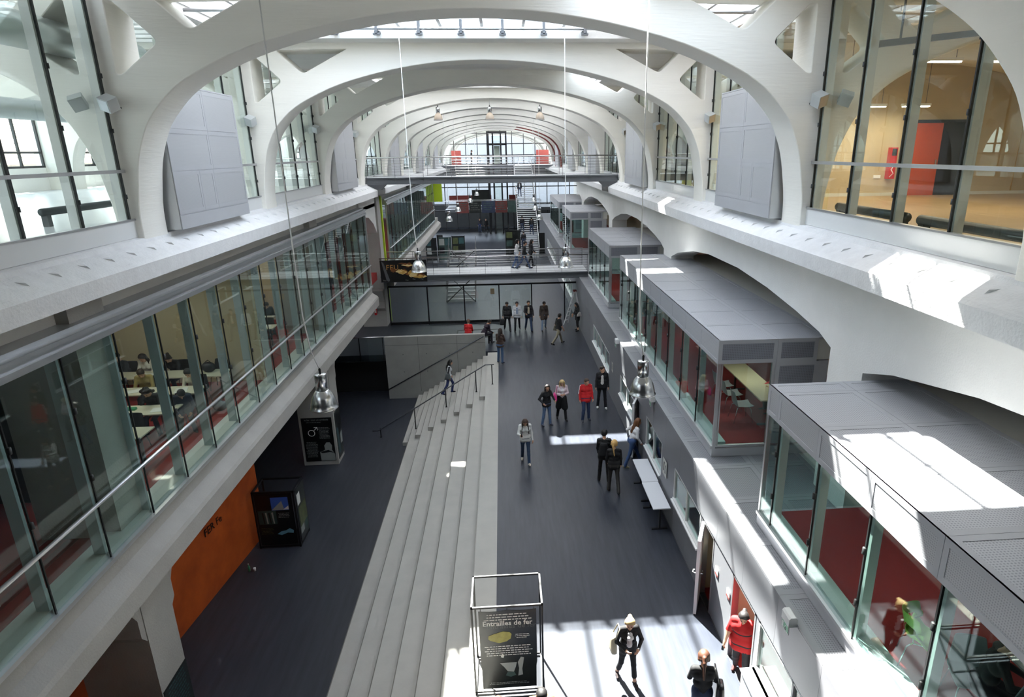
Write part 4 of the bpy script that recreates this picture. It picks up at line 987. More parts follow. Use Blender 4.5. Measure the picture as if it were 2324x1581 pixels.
def column_posters():
    for y, lb in ((24.9, 'black poster with pale male symbol on the second left column'), (10.85, None)):
        if not lb: continue
        p = thing('poster', lb, 'poster', (-7.9, y-.01, -1.3)); O = Vector((-8.5, y-.014, -2.2)); U, V = (1, 0, 0), (0, 0, 1)
        MB().box(-8.5, -7.28, y-.014, y, -2.2, -.25).obj('sheet', ['poster_black'], p)
        textmesh('le fer, tout un symbole', .105, 'poster_grey', p, basis(O+Vector((.61, -.003, 1.86)), U, V), 'title')
        cx, cz = .36, 1.28; R = []
        for k in range(21): R.append(O+Vector((cx+.13*cos(2*pi*k/20), -.004, cz+.13*sin(2*pi*k/20))))
        MB().tube(R, .016, 5).tube([O+Vector((cx+.09, -.004, cz+.09)), O+Vector((cx+.24, -.004, cz+.24))], .016, 5).tube([O+Vector((cx+.12, -.004, cz+.25)), O+Vector((cx+.25, -.004, cz+.25)), O+Vector((cx+.25, -.004, cz+.12))], .016, 5).obj('male_symbol', ['poster_white'], p)
        words(p, O+Vector((.62, -.004, 1.5)), U, V, 9, .035, .5, 'poster_grey', 12); words(p, O+Vector((.06, -.004, .86)), U, V, 14, .03, .5, 'poster_grey', 13)
        words(p, O+Vector((.2, -.004, 1.74)), U, V, 1, .035, .6, 'poster_grey', 2)
        blob(p, 'pale_bust', O, U, V, [(.62, .02), (.6, .42), (.72, .46), (.82, .52), (.8, .7), (.9, .84), (1.04, .84), (1.12, .7), (1.1, .5), (1.2, .3), (1.2, .02)], 'poster_grey')
        blob(p, 'dark_fold', O, U, V, [(.62, .42), (.95, .5), (1.2, .36), (1.0, .4), (.7, .36)], 'poster_black', .005)
        q = thing('poster', 'dark poster wrapped on the hall side of the second left column', 'poster', (-7.17, y+.5, -1.3))
        MB().box(-7.19, -7.175, y+.12, y+.95, -2.2, -.1).obj('sheet', ['poster_dark'], q)
        O2 = Vector((-7.174, y+.12, -2.2)); blob(q, 'photograph', O2, (0, 1, 0), V, [(.05, .2), (.35, .2), (.3, 1.3), (.05, 1.4)], 'poster_teal'); blob(q, 'photograph', O2, (0, 1, 0), V, [(.45, .5), (.75, .5), (.75, 1.0), (.5, .95)], 'poster_grey')
    y = 10.85; p = thing('poster', 'dark printed poster low on the nearest left column', 'poster', (-7.17, y+.5, -1.2))
    MB().box(-7.19, -7.172, y+.04, y+.98, -2.3, -.36).obj('sheet', ['poster_dark'], p)
    O2 = Vector((-7.17, y+.04, -2.3)); words(p, O2+Vector((0, .1, 1.85)), (0, 1, 0), (0, 0, 1), 12, .05, .75, 'poster_teal', 21)
column_posters()
def fire_banner():
    p = thing('banner', 'dark banner with gold flames and large letters tied to the lower footbridge', 'banner', (-5.7, 36.85, 3.0))
    x0, x1, z0, z1, y = -7.02, -4.42, 3.0, 4.24, 36.84
    MB().box(x0, x1, y-.012, y, z0, z1).obj('sheet', ['poster_black'], p); O = Vector((x0, y-.012, z0)); U, V = (1, 0, 0), (0, 0, 1)
    textmesh('FEU', .40, 'gold', p, basis(O+Vector((.68, -.004, .82)), U, V), 'title', spacing=1.1)
    rnd = random.Random(3)
    for k in range(26):
        a = .5+1.75*rnd.random(); b = .36+.16*sin(a*2.2)+.12*rnd.random(); w = .2+.34*rnd.random(); h = .05+.09*rnd.random()
        blob(p, 'flame', O, U, V, [(a, b), (a+w*.5, b-h*.6), (a+w, b+h*.3), (a+w*.8, b+h), (a+w*.35, b+h*1.6), (a+.02, b+h*.8)], ('flame_gold', 'flame_pale', 'flame_brown')[k % 3], .002+.0004*k)
    for k in range(9):
        a = 1.0+.75*rnd.random(); b = .92+.2*rnd.random()-(a-1)*.18; w = .2+.3*rnd.random(); h = .04+.06*rnd.random()
        blob(p, 'flame', O, U, V, [(a, b), (a+w*.5, b-h*.6), (a+w, b+h*.3), (a+w*.5, b+h*1.2)], ('flame_brown', 'flame_pale', 'flame_brown')[k % 3], .002+.0004*k)
    blob(p, 'fold', O, U, V, [(.08, 1.2), (.2, 1.1), (.5, .1), (.42, .02), (.3, .1)], 'grey_paint', .001)
    for a in (.2, 1.45, 1.85, 2.3): textmesh('Feu', .11, 'poster_grey', p, basis(O+Vector((a, -.004, .09+.05*(a > 1.8))), U, V), 'caption')
    for a in (.05, 1.3, 2.55): MB().tube([O+Vector((a, 0, 1.22)), O+Vector((a, .04, 1.33))], .008, 5).obj('tie', ['black'], p)
mat('gold', (190, 140, 80), .5); mat('flame_gold', (214, 168, 84), .5, var=.4, scale=8); mat('flame_pale', (222, 200, 140), .5); mat('flame_brown', (128, 76, 36), .5, var=.4, scale=8)
fire_banner()
def far_exhibits():
    def st(x0, x1, y, z1, mats, label):
        t = thing('display_panel', label, 'display panel', ((x0+x1)/2, y, 0))
        MB().box(x0, x1, y, y+.03, .15, z1).obj('sheet', [mats[0]], t)
        for x in (x0, x1-.05): MB().box(x, x+.05, y-.01, y+.04, 0, z1+.04).obj('post', ['black_metal'], t)
        for k, m in enumerate(mats[1:]):
            w = (x1-x0)/2.2; a = x0+.1+(k % 2)*w; b = z1-.75-(k//2)*.8; MB().box(a, a+w*.85, y-.012, y, b, b+.6).obj('photograph', [m], t)
    st(-7.4, -6.35, 62.2, 2.3, ['poster_dark', 'poster_teal', 'poster_black', 'poster_grey'], 'dark exhibition panel beyond the lower footbridge, left of three')
    st(-6.25, -5.0, 62.5, 2.3, ['poster_green', 'poster_grey', 'poster_teal', 'poster_black'], 'grey green exhibition panel beyond the lower footbridge, middle of three')
    st(-4.95, -3.7, 62.5, 2.4, ['poster_dark', 'poster_olive', 'poster_teal', 'poster_olive', 'poster_black'], 'dark panel with gold photos beyond the lower footbridge')
    st(0.2, 1.7, 64.5, 2.6, ['poster_dark', 'poster_olive', 'poster_dark', 'poster_green'], 'brown exhibition panel at the foot of the far stair')
    for a, b, m, lb in ((-5.6, -4.1, 'poster_red', 'dark red banner on the far footbridge'), (-4.05, -2.6, 'poster_dark', 'black banner on the far footbridge'), (-2.5, -.9, 'poster_blue', 'blue banner on the far footbridge'), (-.85, .6, 'poster_red', 'red lettered banner on the far footbridge'), (.65, 2.0, 'poster_green', 'grey green banner on the far footbridge')):
        t = thing('banner', lb, 'banner', ((a+b)/2, 80.95, 3.2), 'banners hung along the far footbridge'); MB().box(a, b, 80.93, 80.96, 2.9, 4.3).obj('sheet', [m], t)
        words(t, (a+.15, 80.925, 4.0), (1, 0, 0), (0, 0, 1), 4, .15, b-a-.3, 'poster_green' if m != 'poster_dark' else 'poster_shadow', 5)
    t = thing('banner', 'black patterned banner hanging far back above the banners', 'banner', (-3, 86.9, 4)); MB().box(-3.9, -1.7, 86.95, 86.99, 3.4, 5.3).obj('sheet', ['poster_dark'], t)
    for x, lb in ((-6.4, 'left'), (3.9, 'right')):
        t = thing('display_panel', 'tall black sign totem near the far stair, %s one' % lb, 'display panel', (x, 66, 0)); 
        MB().box(x-.3, x+.3, 66, 66.12, .05, 2.1).obj('slab', ['black'], t); MB().box(x-.35, x+.35, 65.9, 66.22, 0, .05).obj('foot', ['black_metal'], t)
far_exhibits()
# ------------------------------------------------------------------ signs on the right ground front
def sign(y, z, w, h, label, lines):
    t = thing('door_sign', label, 'sign', (4.34, y, z)); MB().box(4.325, 4.33, y-w/2, y+w/2, z-h/2, z+h/2).obj('plate', ['off_white'], t)
    O = Vector((4.325, y+w/2, z-h/2)); U, V = (0, -1, 0), (0, 0, 1)
    blob(t, 'dark_mark', O, U, V, [(w*.2, h*.25), (w*.42, h*.3), (w*.36, h*.55), (w*.46, h*.85), (w*.24, h*.8)], 'black')
    blob(t, 'dark_mark', O, U, V, [(w*.55, h*.2), (w*.8, h*.22), (w*.7, h*.5), (w*.78, h*.75), (w*.58, h*.7)], 'poster_shadow')
sign(20.35, 1.45, .42, .5, 'white door sign with dark marks beside the leaning woman', [])
sign(16.05, 1.45, .42, .5, 'white door sign with a dark symbol above the white tables', [])
sign(25.0, 1.45, .3, .4, 'small white door sign on the far grey front', [])
for y, lb in ((11.45, 'red and white label right of the open white door'), (10.72, 'red and white label beside the doorway with the red sweater')):
    t = thing('wall_label', lb, 'sign', (4.34, y, 1.38)); MB().box(4.332, 4.34, y-.09, y+.09, 1.26, 1.44).obj('plate', ['poster_red2'] if 'poster_red2' in M else ['off_white'], t); MB().box(4.329, 4.333, y-.09, y+.09, 1.26, 1.31).obj('red_band', ['far_red'], t)
def exit_sign(y, z, label):
    t = thing('exit_sign', label, 'exit sign', (4.3, y, z), 'green emergency exit lamps on the grey fascia')
    MB().prism([(4.33, z+.02), (4.33, z+.16), (4.30, z+.19), (4.22, z+.19), (4.19, z+.16), (4.19, z+.02)], 'y', y-.13, y+.13).obj('housing', ['white_paint'], t)
    MB().box(4.205, 4.215, y-.12, y+.12, z-.13, z+.02).obj('plate', ['white_paint'], t)
    MB().box(4.200, 4.206, y-.105, y+.105, z-.115, z-.0).obj('green_field', ['exit_green'], t)
    m = MB().ell((4.199, y-.02, z-.04), (.002, .012, .012), 8)
    for a, b in (((y-.02, z-.055), (y, z-.09)), ((y, z-.085), (y+.025, z-.108)), ((y, z-.085), (y-.025, z-.105)), ((y-.015, z-.06), (y+.03, z-.075)), ((y-.015, z-.06), (y-.045, z-.08))): m.bar((4.199, a[0], a[1]), (4.199, b[0], b[1]), .004, .012, up=(1, 0, 0))
    m.box(4.197, 4.2, y+.055, y+.09, z-.108, z-.015).obj('pictogram', ['white_paint'], t)
mat('exit_green', (60, 150, 110), .4)
exit_sign(8.0, 2.93, 'green exit lamp above the doorway with the red sweater, nearest of three')
exit_sign(17.6, 2.86, 'green exit lamp above the leaning woman, middle of three')
exit_sign(23.7, 2.86, 'green exit lamp high on the far grey fascia')
# ------------------------------------------------------------------ extinguishers
def extinguisher(x, y, z, label, big=False):
    t = thing('fire_extinguisher', label, 'extinguisher', (x, y, z))
    MB().lathe([(0, 0), (.075, 0), (.08, .02), (.08, .42), (.06, .48), (.025, .51), (.025, .53), (0, .53)], (x, y, z), 16).obj('cylinder', ['ext_red'], t)
    MB().box(x-.02, x+.02, y-.09, y+.02, z+.53, z+.58).bar((x, y-.02, z+.58), (x, y-.14, z+.62), .02).obj('valve', ['black'], t)
    MB().tube([(x+.02, y-.03, z+.55), (x+.11, y-.04, z+.45), (x+.1, y-.04, z+.1)], .012, 6).obj('hose', ['black'], t)
    MB().box(x-.05, x+.05, y-.084, y-.076, z+.15, z+.32).obj('paper_label', ['off_white'], t)
    MB().box(x-.03, x+.03, y+.07, y+.2, z+.4, z+.44).obj('wall_hook', ['black_metal'], t)
mat('ext_red', (190, 24, 24), .3)
extinguisher(-7.8, 38.3, .75, 'red fire extinguisher hanging on the third left column')
t = thing('fire_sign', 'red fire extinguisher sign above the extinguisher of the third column', 'sign', (-7.8, 38.38, 1.45)); MB().box(-7.9, -7.7, 38.37, 38.39, 1.38, 1.6).obj('plate', ['ext_red'], t); MB().ell((-7.8, 38.365, 1.5), (.05, .004, .05), 8).obj('pictogram', ['black'], t)
t = thing('extinguisher_cabinet', 'tall red extinguisher cabinet on the beige wall left of the orange door', 'extinguisher', (12.95, 21.38, 9.05))
MB().box(12.84, 13.06, 21.30, 21.5, 9.0, 10.0).obj('box', ['ext_red'], t)
MB().box(12.87, 13.03, 21.29, 21.302, 9.74, 9.96).obj('symbol_field', ['black'], t)
MB().tube([(12.88, 21.295, 9.5), (12.99, 21.295, 9.42), (12.91, 21.295, 9.3), (13.0, 21.295, 9.18), (12.88, 21.295, 9.06)], .014, 5).obj('white_emblem', ['poster_white'], t)
t = thing('wall_socket', 'small white socket plate beside the red extinguisher cabinet', 'socket', (12.5, 21.5, 9.05)); MB().box(12.45, 12.68, 21.47, 21.5, 9.02, 9.12).obj('plate', ['white_paint'], t)
# ------------------------------------------------------------------ furniture
mat('coat_beige', (176, 150, 96), .8, var=.3, scale=9)
mat('table_white', (214, 216, 220), .35); mat('table_beige', (196, 184, 152), .45); mat('desk_cream', (205, 198, 176), .45)
def table(name, label, x0, x1, y0, y1, z0, h=.75, top='table_white', group=None, leg='black_metal', along='y'):
    t = thing(name, label, 'table', ((x0+x1)/2, (y0+y1)/2, z0), group)
    MB().box(x0, x1, y0, y1, z0+h-.03, z0+h).obj('tabletop', [top], t)
    if along == 'y': ends = [((x0+x1)/2, y, 'x') for y in (y0+.18, y1-.18)]
    else: ends = [(x, (y0+y1)/2, 'y') for x in (x0+.18, x1-.18)]
    for x, y, a in ends:
        w = ((x1-x0) if a == 'x' else (y1-y0))*.46
        m = MB().box(x-.025, x+.025, y-.025, y+.025, z0+.04, z0+h-.03)
        if a == 'x': m.box(x-w, x+w, y-.03, y+.03, z0, z0+.04).box(x-w*.8, x+w*.8, y-.02, y+.02, z0+h-.06, z0+h-.03)
        else: m.box(x-.03, x+.03, y-w, y+w, z0, z0+.04).box(x-.02, x+.02, y-w*.8, y+w*.8, z0+h-.06, z0+h-.03)
        m.obj('leg', [leg], t)
    if along == 'y': MB().box((x0+x1)/2-.015, (x0+x1)/2+.015, y0+.2, y1-.2, z0+h-.1, z0+h-.06).obj('beam', [leg], t)
    else: MB().box(x0+.2, x1-.2, (y0+y1)/2-.015, (y0+y1)/2+.015, z0+h-.1, z0+h-.06).obj('beam', [leg], t)
    return t
table('folding_table', 'narrow white table against the grey front, farther of the pair', 3.82, 4.30, 16.56, 18.02, 0, group='white tables against the grey front')
table('folding_table', 'narrow white table against the grey front, nearer of the pair', 3.80, 4.28, 15.06, 16.54, 0, group='white tables against the grey front')
def shell_chair(name, label, x, y, z, rot, shell, green=False, group=None, frame='steel'):
    t = thing(name, label, 'chair', (x, y, z), group)
    R = Matrix.Translation((x, y, z)) @ Matrix.Rotation(rot, 4, 'Z')
    n, m = 10, 14; W = .48 if not green else .54
    vs = []; fs = []
    for j in range(m+1):
        b = j/m
        for i in range(n+1):
            a = i/n-.5
            if b < .5: yy = .22-.42*(b/.5); zz = .45-.03*sin(pi*b/.5)
            else:
                q = (b-.5)/.5; yy = -.20-.10*q**1.2-.02; zz = .45+.40*q**1.1
            w = W*(1-.25*max(0, b-.6)/.4) if not green else W*(1-.10*max(0, b-.75)/.25)
            xx = a*w; wrap = (abs(a)*2)**2
            if green:
                if b >= .25: yy += wrap*.22*min(1, (b-.25)/.3)*(1 if b > .5 else .3); 
                if .2 < b < .6: zz += wrap*.22*sin(pi*(b-.2)/.8)
            else: yy += wrap*.03; zz += wrap*.02*(b < .5)
            vs.append(R @ Vector((xx, yy, zz)))
    for j in range(m):
        for i in range(n):
            if green and j in (9, 10) and 1 <= i <= 8 and not (i in (4, 5) and j == 10): continue
            k = j*(n+1)+i; fs.append((k, k+1, k+n+2, k+n+1))
    o = MB().add(vs, fs, 0, True).obj('seat_shell', [shell], t)
    md = o.modifiers.new('solid', 'SOLIDIFY'); md.thickness = .012
    md = o.modifiers.new('sub', 'SUBSURF'); md.levels = 1; md.render_levels = 1
    for sx in (-1, 1):
        for sy, yy in ((1, .2), (-1, -.24)):
            MB().tube([R @ Vector((sx*.15, yy*.5, .43)), R @ Vector((sx*.19, yy*.8, .38)), R @ Vector((sx*.23, yy*1.1, .012))], .011, 6).lathe([(.016, 0), (.016, .012)], R @ Vector((sx*.23, yy*1.1, 0)), 6).obj('leg', [frame], t)
    MB().tube([R @ Vector((-.15, .1, .42)), R @ Vector((-.15, -.12, .42)), R @ Vector((.15, -.12, .42)), R @ Vector((.15, .1, .42))], .011, 6).obj('seat_frame', [frame], t)
    return t
mat('chair_green', (132, 186, 40), .35); mat('chair_grey', (150, 152, 154), .4); mat('chair_black', (26, 27, 30), .5)
shell_chair('shell_chair', 'lime green plastic armchair on chrome legs inside the nearest pod', 5.45, 6.66, 3.28, rad(-122), 'chair_green', True)
shell_chair('swivel_chair', 'grey upholstered chair beside the seated silhouettes in the nearest pod', 5.62, 5.95, 3.28, rad(160), 'chair_grey', False)
table('work_table', 'white edged work table behind the green chair in the nearest pod', 6.05, 6.9, 4.4, 5.95, 3.28, .74, 'table_white')
table('meeting_table', 'long beige meeting table behind the end window of the second pod', 6.28, 6.95, 14.5, 17.4, 3.28, .74, 'table_beige')
GC = 'grey shell chairs at the long beige table'
for (y, lb) in ((15.05, 'nearest to the end window'), (15.85, 'second from the end window'), (16.55, 'third from the end window')):
    shell_chair('shell_chair', 'grey shell chair at the long beige table, %s' % lb, 6.02, y, 3.28, rad(-90), 'chair_grey', group=GC)
shell_chair('shell_chair', 'grey shell chair draped with a beige coat across the long table', 7.22, 16.3, 3.28, rad(90), 'chair_grey')
t = thing('coat', 'beige coat hanging over the chair back across the long table', 'coat', (7.3, 16.3, 3.7)); MB().hexa([(7.40, 16.05, 3.55), (7.62, 16.05, 3.55), (7.62, 16.6, 3.55), (7.40, 16.6, 3.55), (7.46, 16.1, 4.2), (7.58, 16.1, 4.2), (7.58, 16.55, 4.2), (7.46, 16.55, 4.2)]).obj('cloth', ['coat_beige'], t)
# classroom on the left mezzanine
def desk(x0, x1, y0, y1, lb): return table('classroom_table', lb, x0, x1, y0, y1, 3.33, .75, 'desk_cream', 'cream classroom tables in rows', 'chair_black', 'x')
desk(-11.6, -10.05, 17.75, 18.4, 'cream classroom table in the back row, left of the gap'); desk(-9.95, -8.05, 17.75, 18.4, 'cream classroom table in the back row, right of the gap')
desk(-10.7, -9.25, 16.4, 17.0, 'cream classroom table in the middle row, behind the olive jacket'); desk(-9.15, -8.15, 16.4, 17.0, 'cream classroom table in the middle row, nearest the glass')
desk(-9.75, -8.15, 15.0, 15.65, 'cream classroom table in front of the curly haired student'); desk(-9.4, -8.15, 13.6, 14.25, 'empty cream classroom table in the front row')
desk(-10.2, -8.9, 24.2, 24.9, 'cream table in the wood panelled room'); desk(-9.6, -8.35, 22.9, 23.5, 'cream table near the glass of the wood panelled room')
desk(-9.4, -8.3, 21.6, 22.2, 'cream table closest to the partition of the wood panelled room')
CL = 'black classroom chairs'
_cl = ['at the left end of the back row', 'under the student with glasses', 'under the student with tied hair', 'empty beside the satchel in the back row', 'under the olive jacket', 'under the pale grey sweater', 'under the curly haired student', 'under the dark blue jacket', 'empty at the empty front table', 'at the table by the wood panelled wall', 'empty at the middle table of the wood room', 'closest to the partition of the wood room']
k = 0
for (x, y) in ((-11.2, 18.85), (-10.5, 18.8), (-9.7, 18.85), (-8.6, 18.85), (-9.9, 17.4), (-8.6, 17.4), (-9.0, 15.95), (-8.4, 15.9), (-8.9, 14.6), (-9.5, 25.3), (-8.9, 23.9), (-8.8, 22.6)):
    shell_chair('classroom_chair', 'black classroom chair '+_cl.pop(0), x, y, 3.33, rad(180), 'chair_black', group=CL, frame='chair_black')
def papers():
    k = 0
    for (x, y, r, w, h, nm) in ((-10.2, 18.05, .3, .3, .21, 'open notebook before the student with glasses'), (-10.45, 18.1, -.2, .21, .3, 'sheet of paper at the left end of the back table'), (-9.85, 16.7, .5, .42, .28, 'white folder before the olive jacket'), (-8.65, 16.65, .3, .3, .42, 'open white book on the middle table near the glass'), (-8.5, 15.3, .2, .45, .3, 'large white sheet before the curly haired student'), (-8.75, 23.2, .4, .5, .3, 'white papers on the table near the glass of the wood room')):
        t = thing('paper', nm, 'paper', (x, y, 4.08)); q = Matrix.Translation((x, y, 0)) @ Matrix.Rotation(r, 4, 'Z')
        P = [q @ Vector((a*w/2, b*h/2, 0)) for a, b in ((-1, -1), (1, -1), (1, 1), (-1, 1))]
        MB().hexa([p+Vector((0, 0, 4.081)) for p in P]+[p+Vector((0, 0, 4.088)) for p in P]).obj('sheet', ['poster_white'], t)
    for (x, y, m, nm) in ((-9.45, 16.6, 'black', 'black pencil case on the middle table'), (-9.25, 15.35, 'exit_green', 'dark green case before the curly haired student'), (-9.55, 15.2, 'far_red', 'dark red pencil case on the front occupied table')):
        t = thing('pencil_case', nm, 'pencil case', (x, y, 4.08)); MB().prism([(y-.05, 4.081), (y+.05, 4.081), (y+.055, 4.12), (y+.02, 4.15), (y-.02, 4.15), (y-.055, 4.12)], 'x', x-.13, x+.13).obj('case', [m], t)
    for (x, y, z, m, nm) in ((-8.55, 18.15, 4.08, 'chair_black', 'black satchel on the back row table near the glass'), (-7.9, 17.0, 3.33, 'grey_paint', 'grey rucksack on the red carpet near the glass')):
        t = thing('bag', nm, 'bag', (x, y, z)); MB().ell((x, y, z+.15), (.2, .13, .15), 10).obj('body', [m], t); MB().tube([(x-.1, y, z+.27), (x, y+.02, z+.35), (x+.1, y, z+.27)], .012, 6).obj('strap', ['black'], t)
papers()
# classroom partitions
struct('wall_left', MB().box(-14, -7.55, 19.45, 19.6, 3.33, 7.12), 'cream_wall')
struct('wall_left', MB().box(-14, -12.3, 12.2, 19.45, 3.33, 7.12), 'cream_wall')
struct('wall_left', MB().box(-11.5, -11.35, 19.6, 33, 3.33, 7.12), 'wood_wall')
struct('wall_left', MB().box(-14, -7.9, 27.3, 27.45, 3.33, 7.12), 'cream_wall')
_p = sroot('window_5', (-9, 12.4, 3.33))
MB().box(-12.4, -7.6, 12.36, 12.38, 3.4, 7.1).obj('pane', ['green_glass'], _p)
for x in (-7.65, -8.6, -9.7, -11): MB().box(x-.05, x+.05, 12.32, 12.42, 3.33, 7.12).obj('mullion', ['dark_mullion'], _p)
MB().box(-10.8, -9.7, 12.30, 12.42, 3.33, 7.12).obj('solid_panel', ['teal_panel'], _p)
struct('wall_left', MB().box(-14, -9, 9.4, 9.5, 3.33, 7.12), 'teal_panel')
for k in range(18):
    y = 1+k*1.9; struct('floor', MB().box(-8.0, -7.5, y, y+.0, 3.3, 3.3), 'dark_carpet') if False else None
struct('floor', MB().box(-8.15, -7.95, 0, 33.8, 3.331, 3.334).box(-8.7, -8.5, 0, 33.8, 3.331, 3.334), 'dark_carpet')
t = thing('speaker_box', 'small black speaker on the wood panelled wall behind the left glass', 'speaker', (-11.3, 24.6, 5.2)); MB().box(-11.35, -11.2, 24.5, 24.72, 5.1, 5.35).obj('body', ['black'], t); MB().box(-11.2, -11.18, 24.55, 24.67, 5.15, 5.3).obj('grille', ['grey_paint'], t)
# stepladder
def ladder():
    t = thing('stepladder', 'white aluminium stepladder standing open at the right of the glass partition', 'ladder', (4.0, 37.7, 0)); A = Vector((4.15, 37.6, 2.05))
    for x in (3.45, 3.75): MB().bar((x, 37.5 if x < 3.6 else 37.9, 0), A+Vector((.0 if x > 3.6 else -.06, (.15 if x > 3.6 else -.15), 0)), .05).obj('rail', ['white_paint'], t)
    for x, y in ((4.62, 37.5), (4.55, 37.95)): MB().bar((x, y, 0), A+Vector((.03, y-37.7, 0)), .045).obj('back_leg', ['white_paint'], t)
    for k in range(1, 8):
        q = k/8; a = Vector((3.45, 37.5, 0)).lerp(A+Vector((-.06, -.15, 0)), q); b = Vector((3.75, 37.9, 0)).lerp(A+Vector((0, .15, 0)), q); MB().bar(a, b, .06, .025).obj('rung', ['alu'], t)
    MB().box(4.05, 4.25, 37.4, 37.8, 2.03, 2.08).obj('top_cap', ['far_red'], t)
ladder()
for (x, y, c, lb) in ((-8.62+.35, 17.75, 'exit_green', 'small green bottle on the dark floor by the orange wall'), ):
    t = thing('bottle', lb, 'bottle', (x, y, -2.38)); MB().lathe([(0, 0), (.035, 0), (.036, .15), (.015, .2), (.013, .25), (0, .25)], (x, y, -2.38), 10).obj('glass_body', [c], t); MB().lathe([(.015, .25), (.015, .27), (0, .27)], (x, y, -2.38), 8).obj('cap', ['white_paint'], t)
t = thing('cup', 'small white paper cup beside the green bottle by the orange wall', 'cup', (-8.1, 17.75, -2.38)); MB().lathe([(0, 0), (.03, 0), (.042, .11), (.038, .11), (.027, .005)], (-8.1, 17.75, -2.38), 12).obj('cup_wall', ['white_paint'], t)
# ------------------------------------------------------------------ people
def cmat(c, rough=.8):
    k = 'cloth_%d_%d_%d' % c
    if k not in M: mat(k, c, rough)
    return k
SKIN = (205, 158, 130)
def capdist(P, a, b, ra, rb):
    a = np.array(a, float); b = np.array(b, float); d = b-a; L = max(d @ d, 1e-9)
    t = np.clip(((P-a) @ d)/L, 0, 1)
    return np.linalg.norm(P-a-t[..., None]*d, axis=-1)-(ra+(rb-ra)*t)
def field(P, prims, k=.022):
    out = None
    for pr in prims:
        d = capdist(P, *pr[:4])
        if out is None: out = d
        else:
            h = np.clip(.5+.5*(out-d)/k, 0, 1); out = out*(1-h)+d*h-k*h*(1-h)
    return out
def surface_net(fn, lo, hi, h):
    n = [int(math.ceil((b-a)/h))+1 for a, b in zip(lo, hi)]
    g = [lo[i]+h*np.arange(n[i]) for i in range(3)]
    P = np.stack(np.meshgrid(*g, indexing='ij'), -1); F = fn(P.reshape(-1, 3)).reshape(n)
    ins = F < 0; c = np.zeros([m-1 for m in n], int)
    for dx in (0, 1):
        for dy in (0, 1):
            for dz in (0, 1): c += ins[dx:n[0]-1+dx, dy:n[1]-1+dy, dz:n[2]-1+dz]
    act = (c > 0) & (c < 8); idx = -np.ones(c.shape, int); cells = np.argwhere(act); idx[act] = np.arange(len(cells))
    acc = np.zeros((len(cells), 3)); cnt = np.zeros(len(cells))
    for ax in range(3):
        o1, o2 = [i for i in range(3) if i != ax]
        for u in (0, 1):
            for v in (0, 1):
                s = cells.copy(); s[:, o1] += u; s[:, o2] += v; e = s.copy(); e[:, ax] += 1
                f0 = F[tuple(s.T)]; f1 = F[tuple(e.T)]; m = (f0 < 0) != (f1 < 0)
                t = np.where(m, f0/np.where(m, f0-f1, 1), 0); p = s.astype(float); p[:, ax] += t
                acc[m] += p[m]; cnt[m] += 1
    V = acc/cnt[:, None]*h+np.array(lo); quads = []
    for ax in range(3):
        o1, o2 = [(1, 2), (2, 0), (0, 1)][ax]
        a = [slice(None)]*3; b = [slice(None)]*3; a[ax] = slice(0, -1); b[ax] = slice(1, None)
        ch = ins[tuple(a)] != ins[tuple(b)]; E = np.argwhere(ch)
        E = E[(E[:, o1] > 0) & (E[:, o2] > 0) & (E[:, o1] < n[o1]-1) & (E[:, o2] < n[o2]-1)]
        if not len(E): continue
        def ci(d1, d2):
            q = E.copy(); q[:, o1] += d1; q[:, o2] += d2; return idx[tuple(q.T)]
        Q = np.stack([ci(-1, -1), ci(0, -1), ci(0, 0), ci(-1, 0)], 1); fl = ~ins[tuple(E.T)]; Q[fl] = Q[fl][:, ::-1]; quads.append(Q)
    Q = np.concatenate(quads); Q = Q[(Q >= 0).all(1)]
    for _ in range(2):                     # pull the vertices onto the surface
        f0 = fn(V); e = h*.2; G = np.stack([fn(V+np.eye(3)[i]*e)-f0 for i in range(3)], 1)/e
        V = V-(f0/np.maximum((G*G).sum(1), .3))[:, None]*G
    return V, Q
def rot(v, ax, deg):
    return Matrix.Rotation(rad(deg), 3, ax) @ Vector(v)
PEOPLE = 0
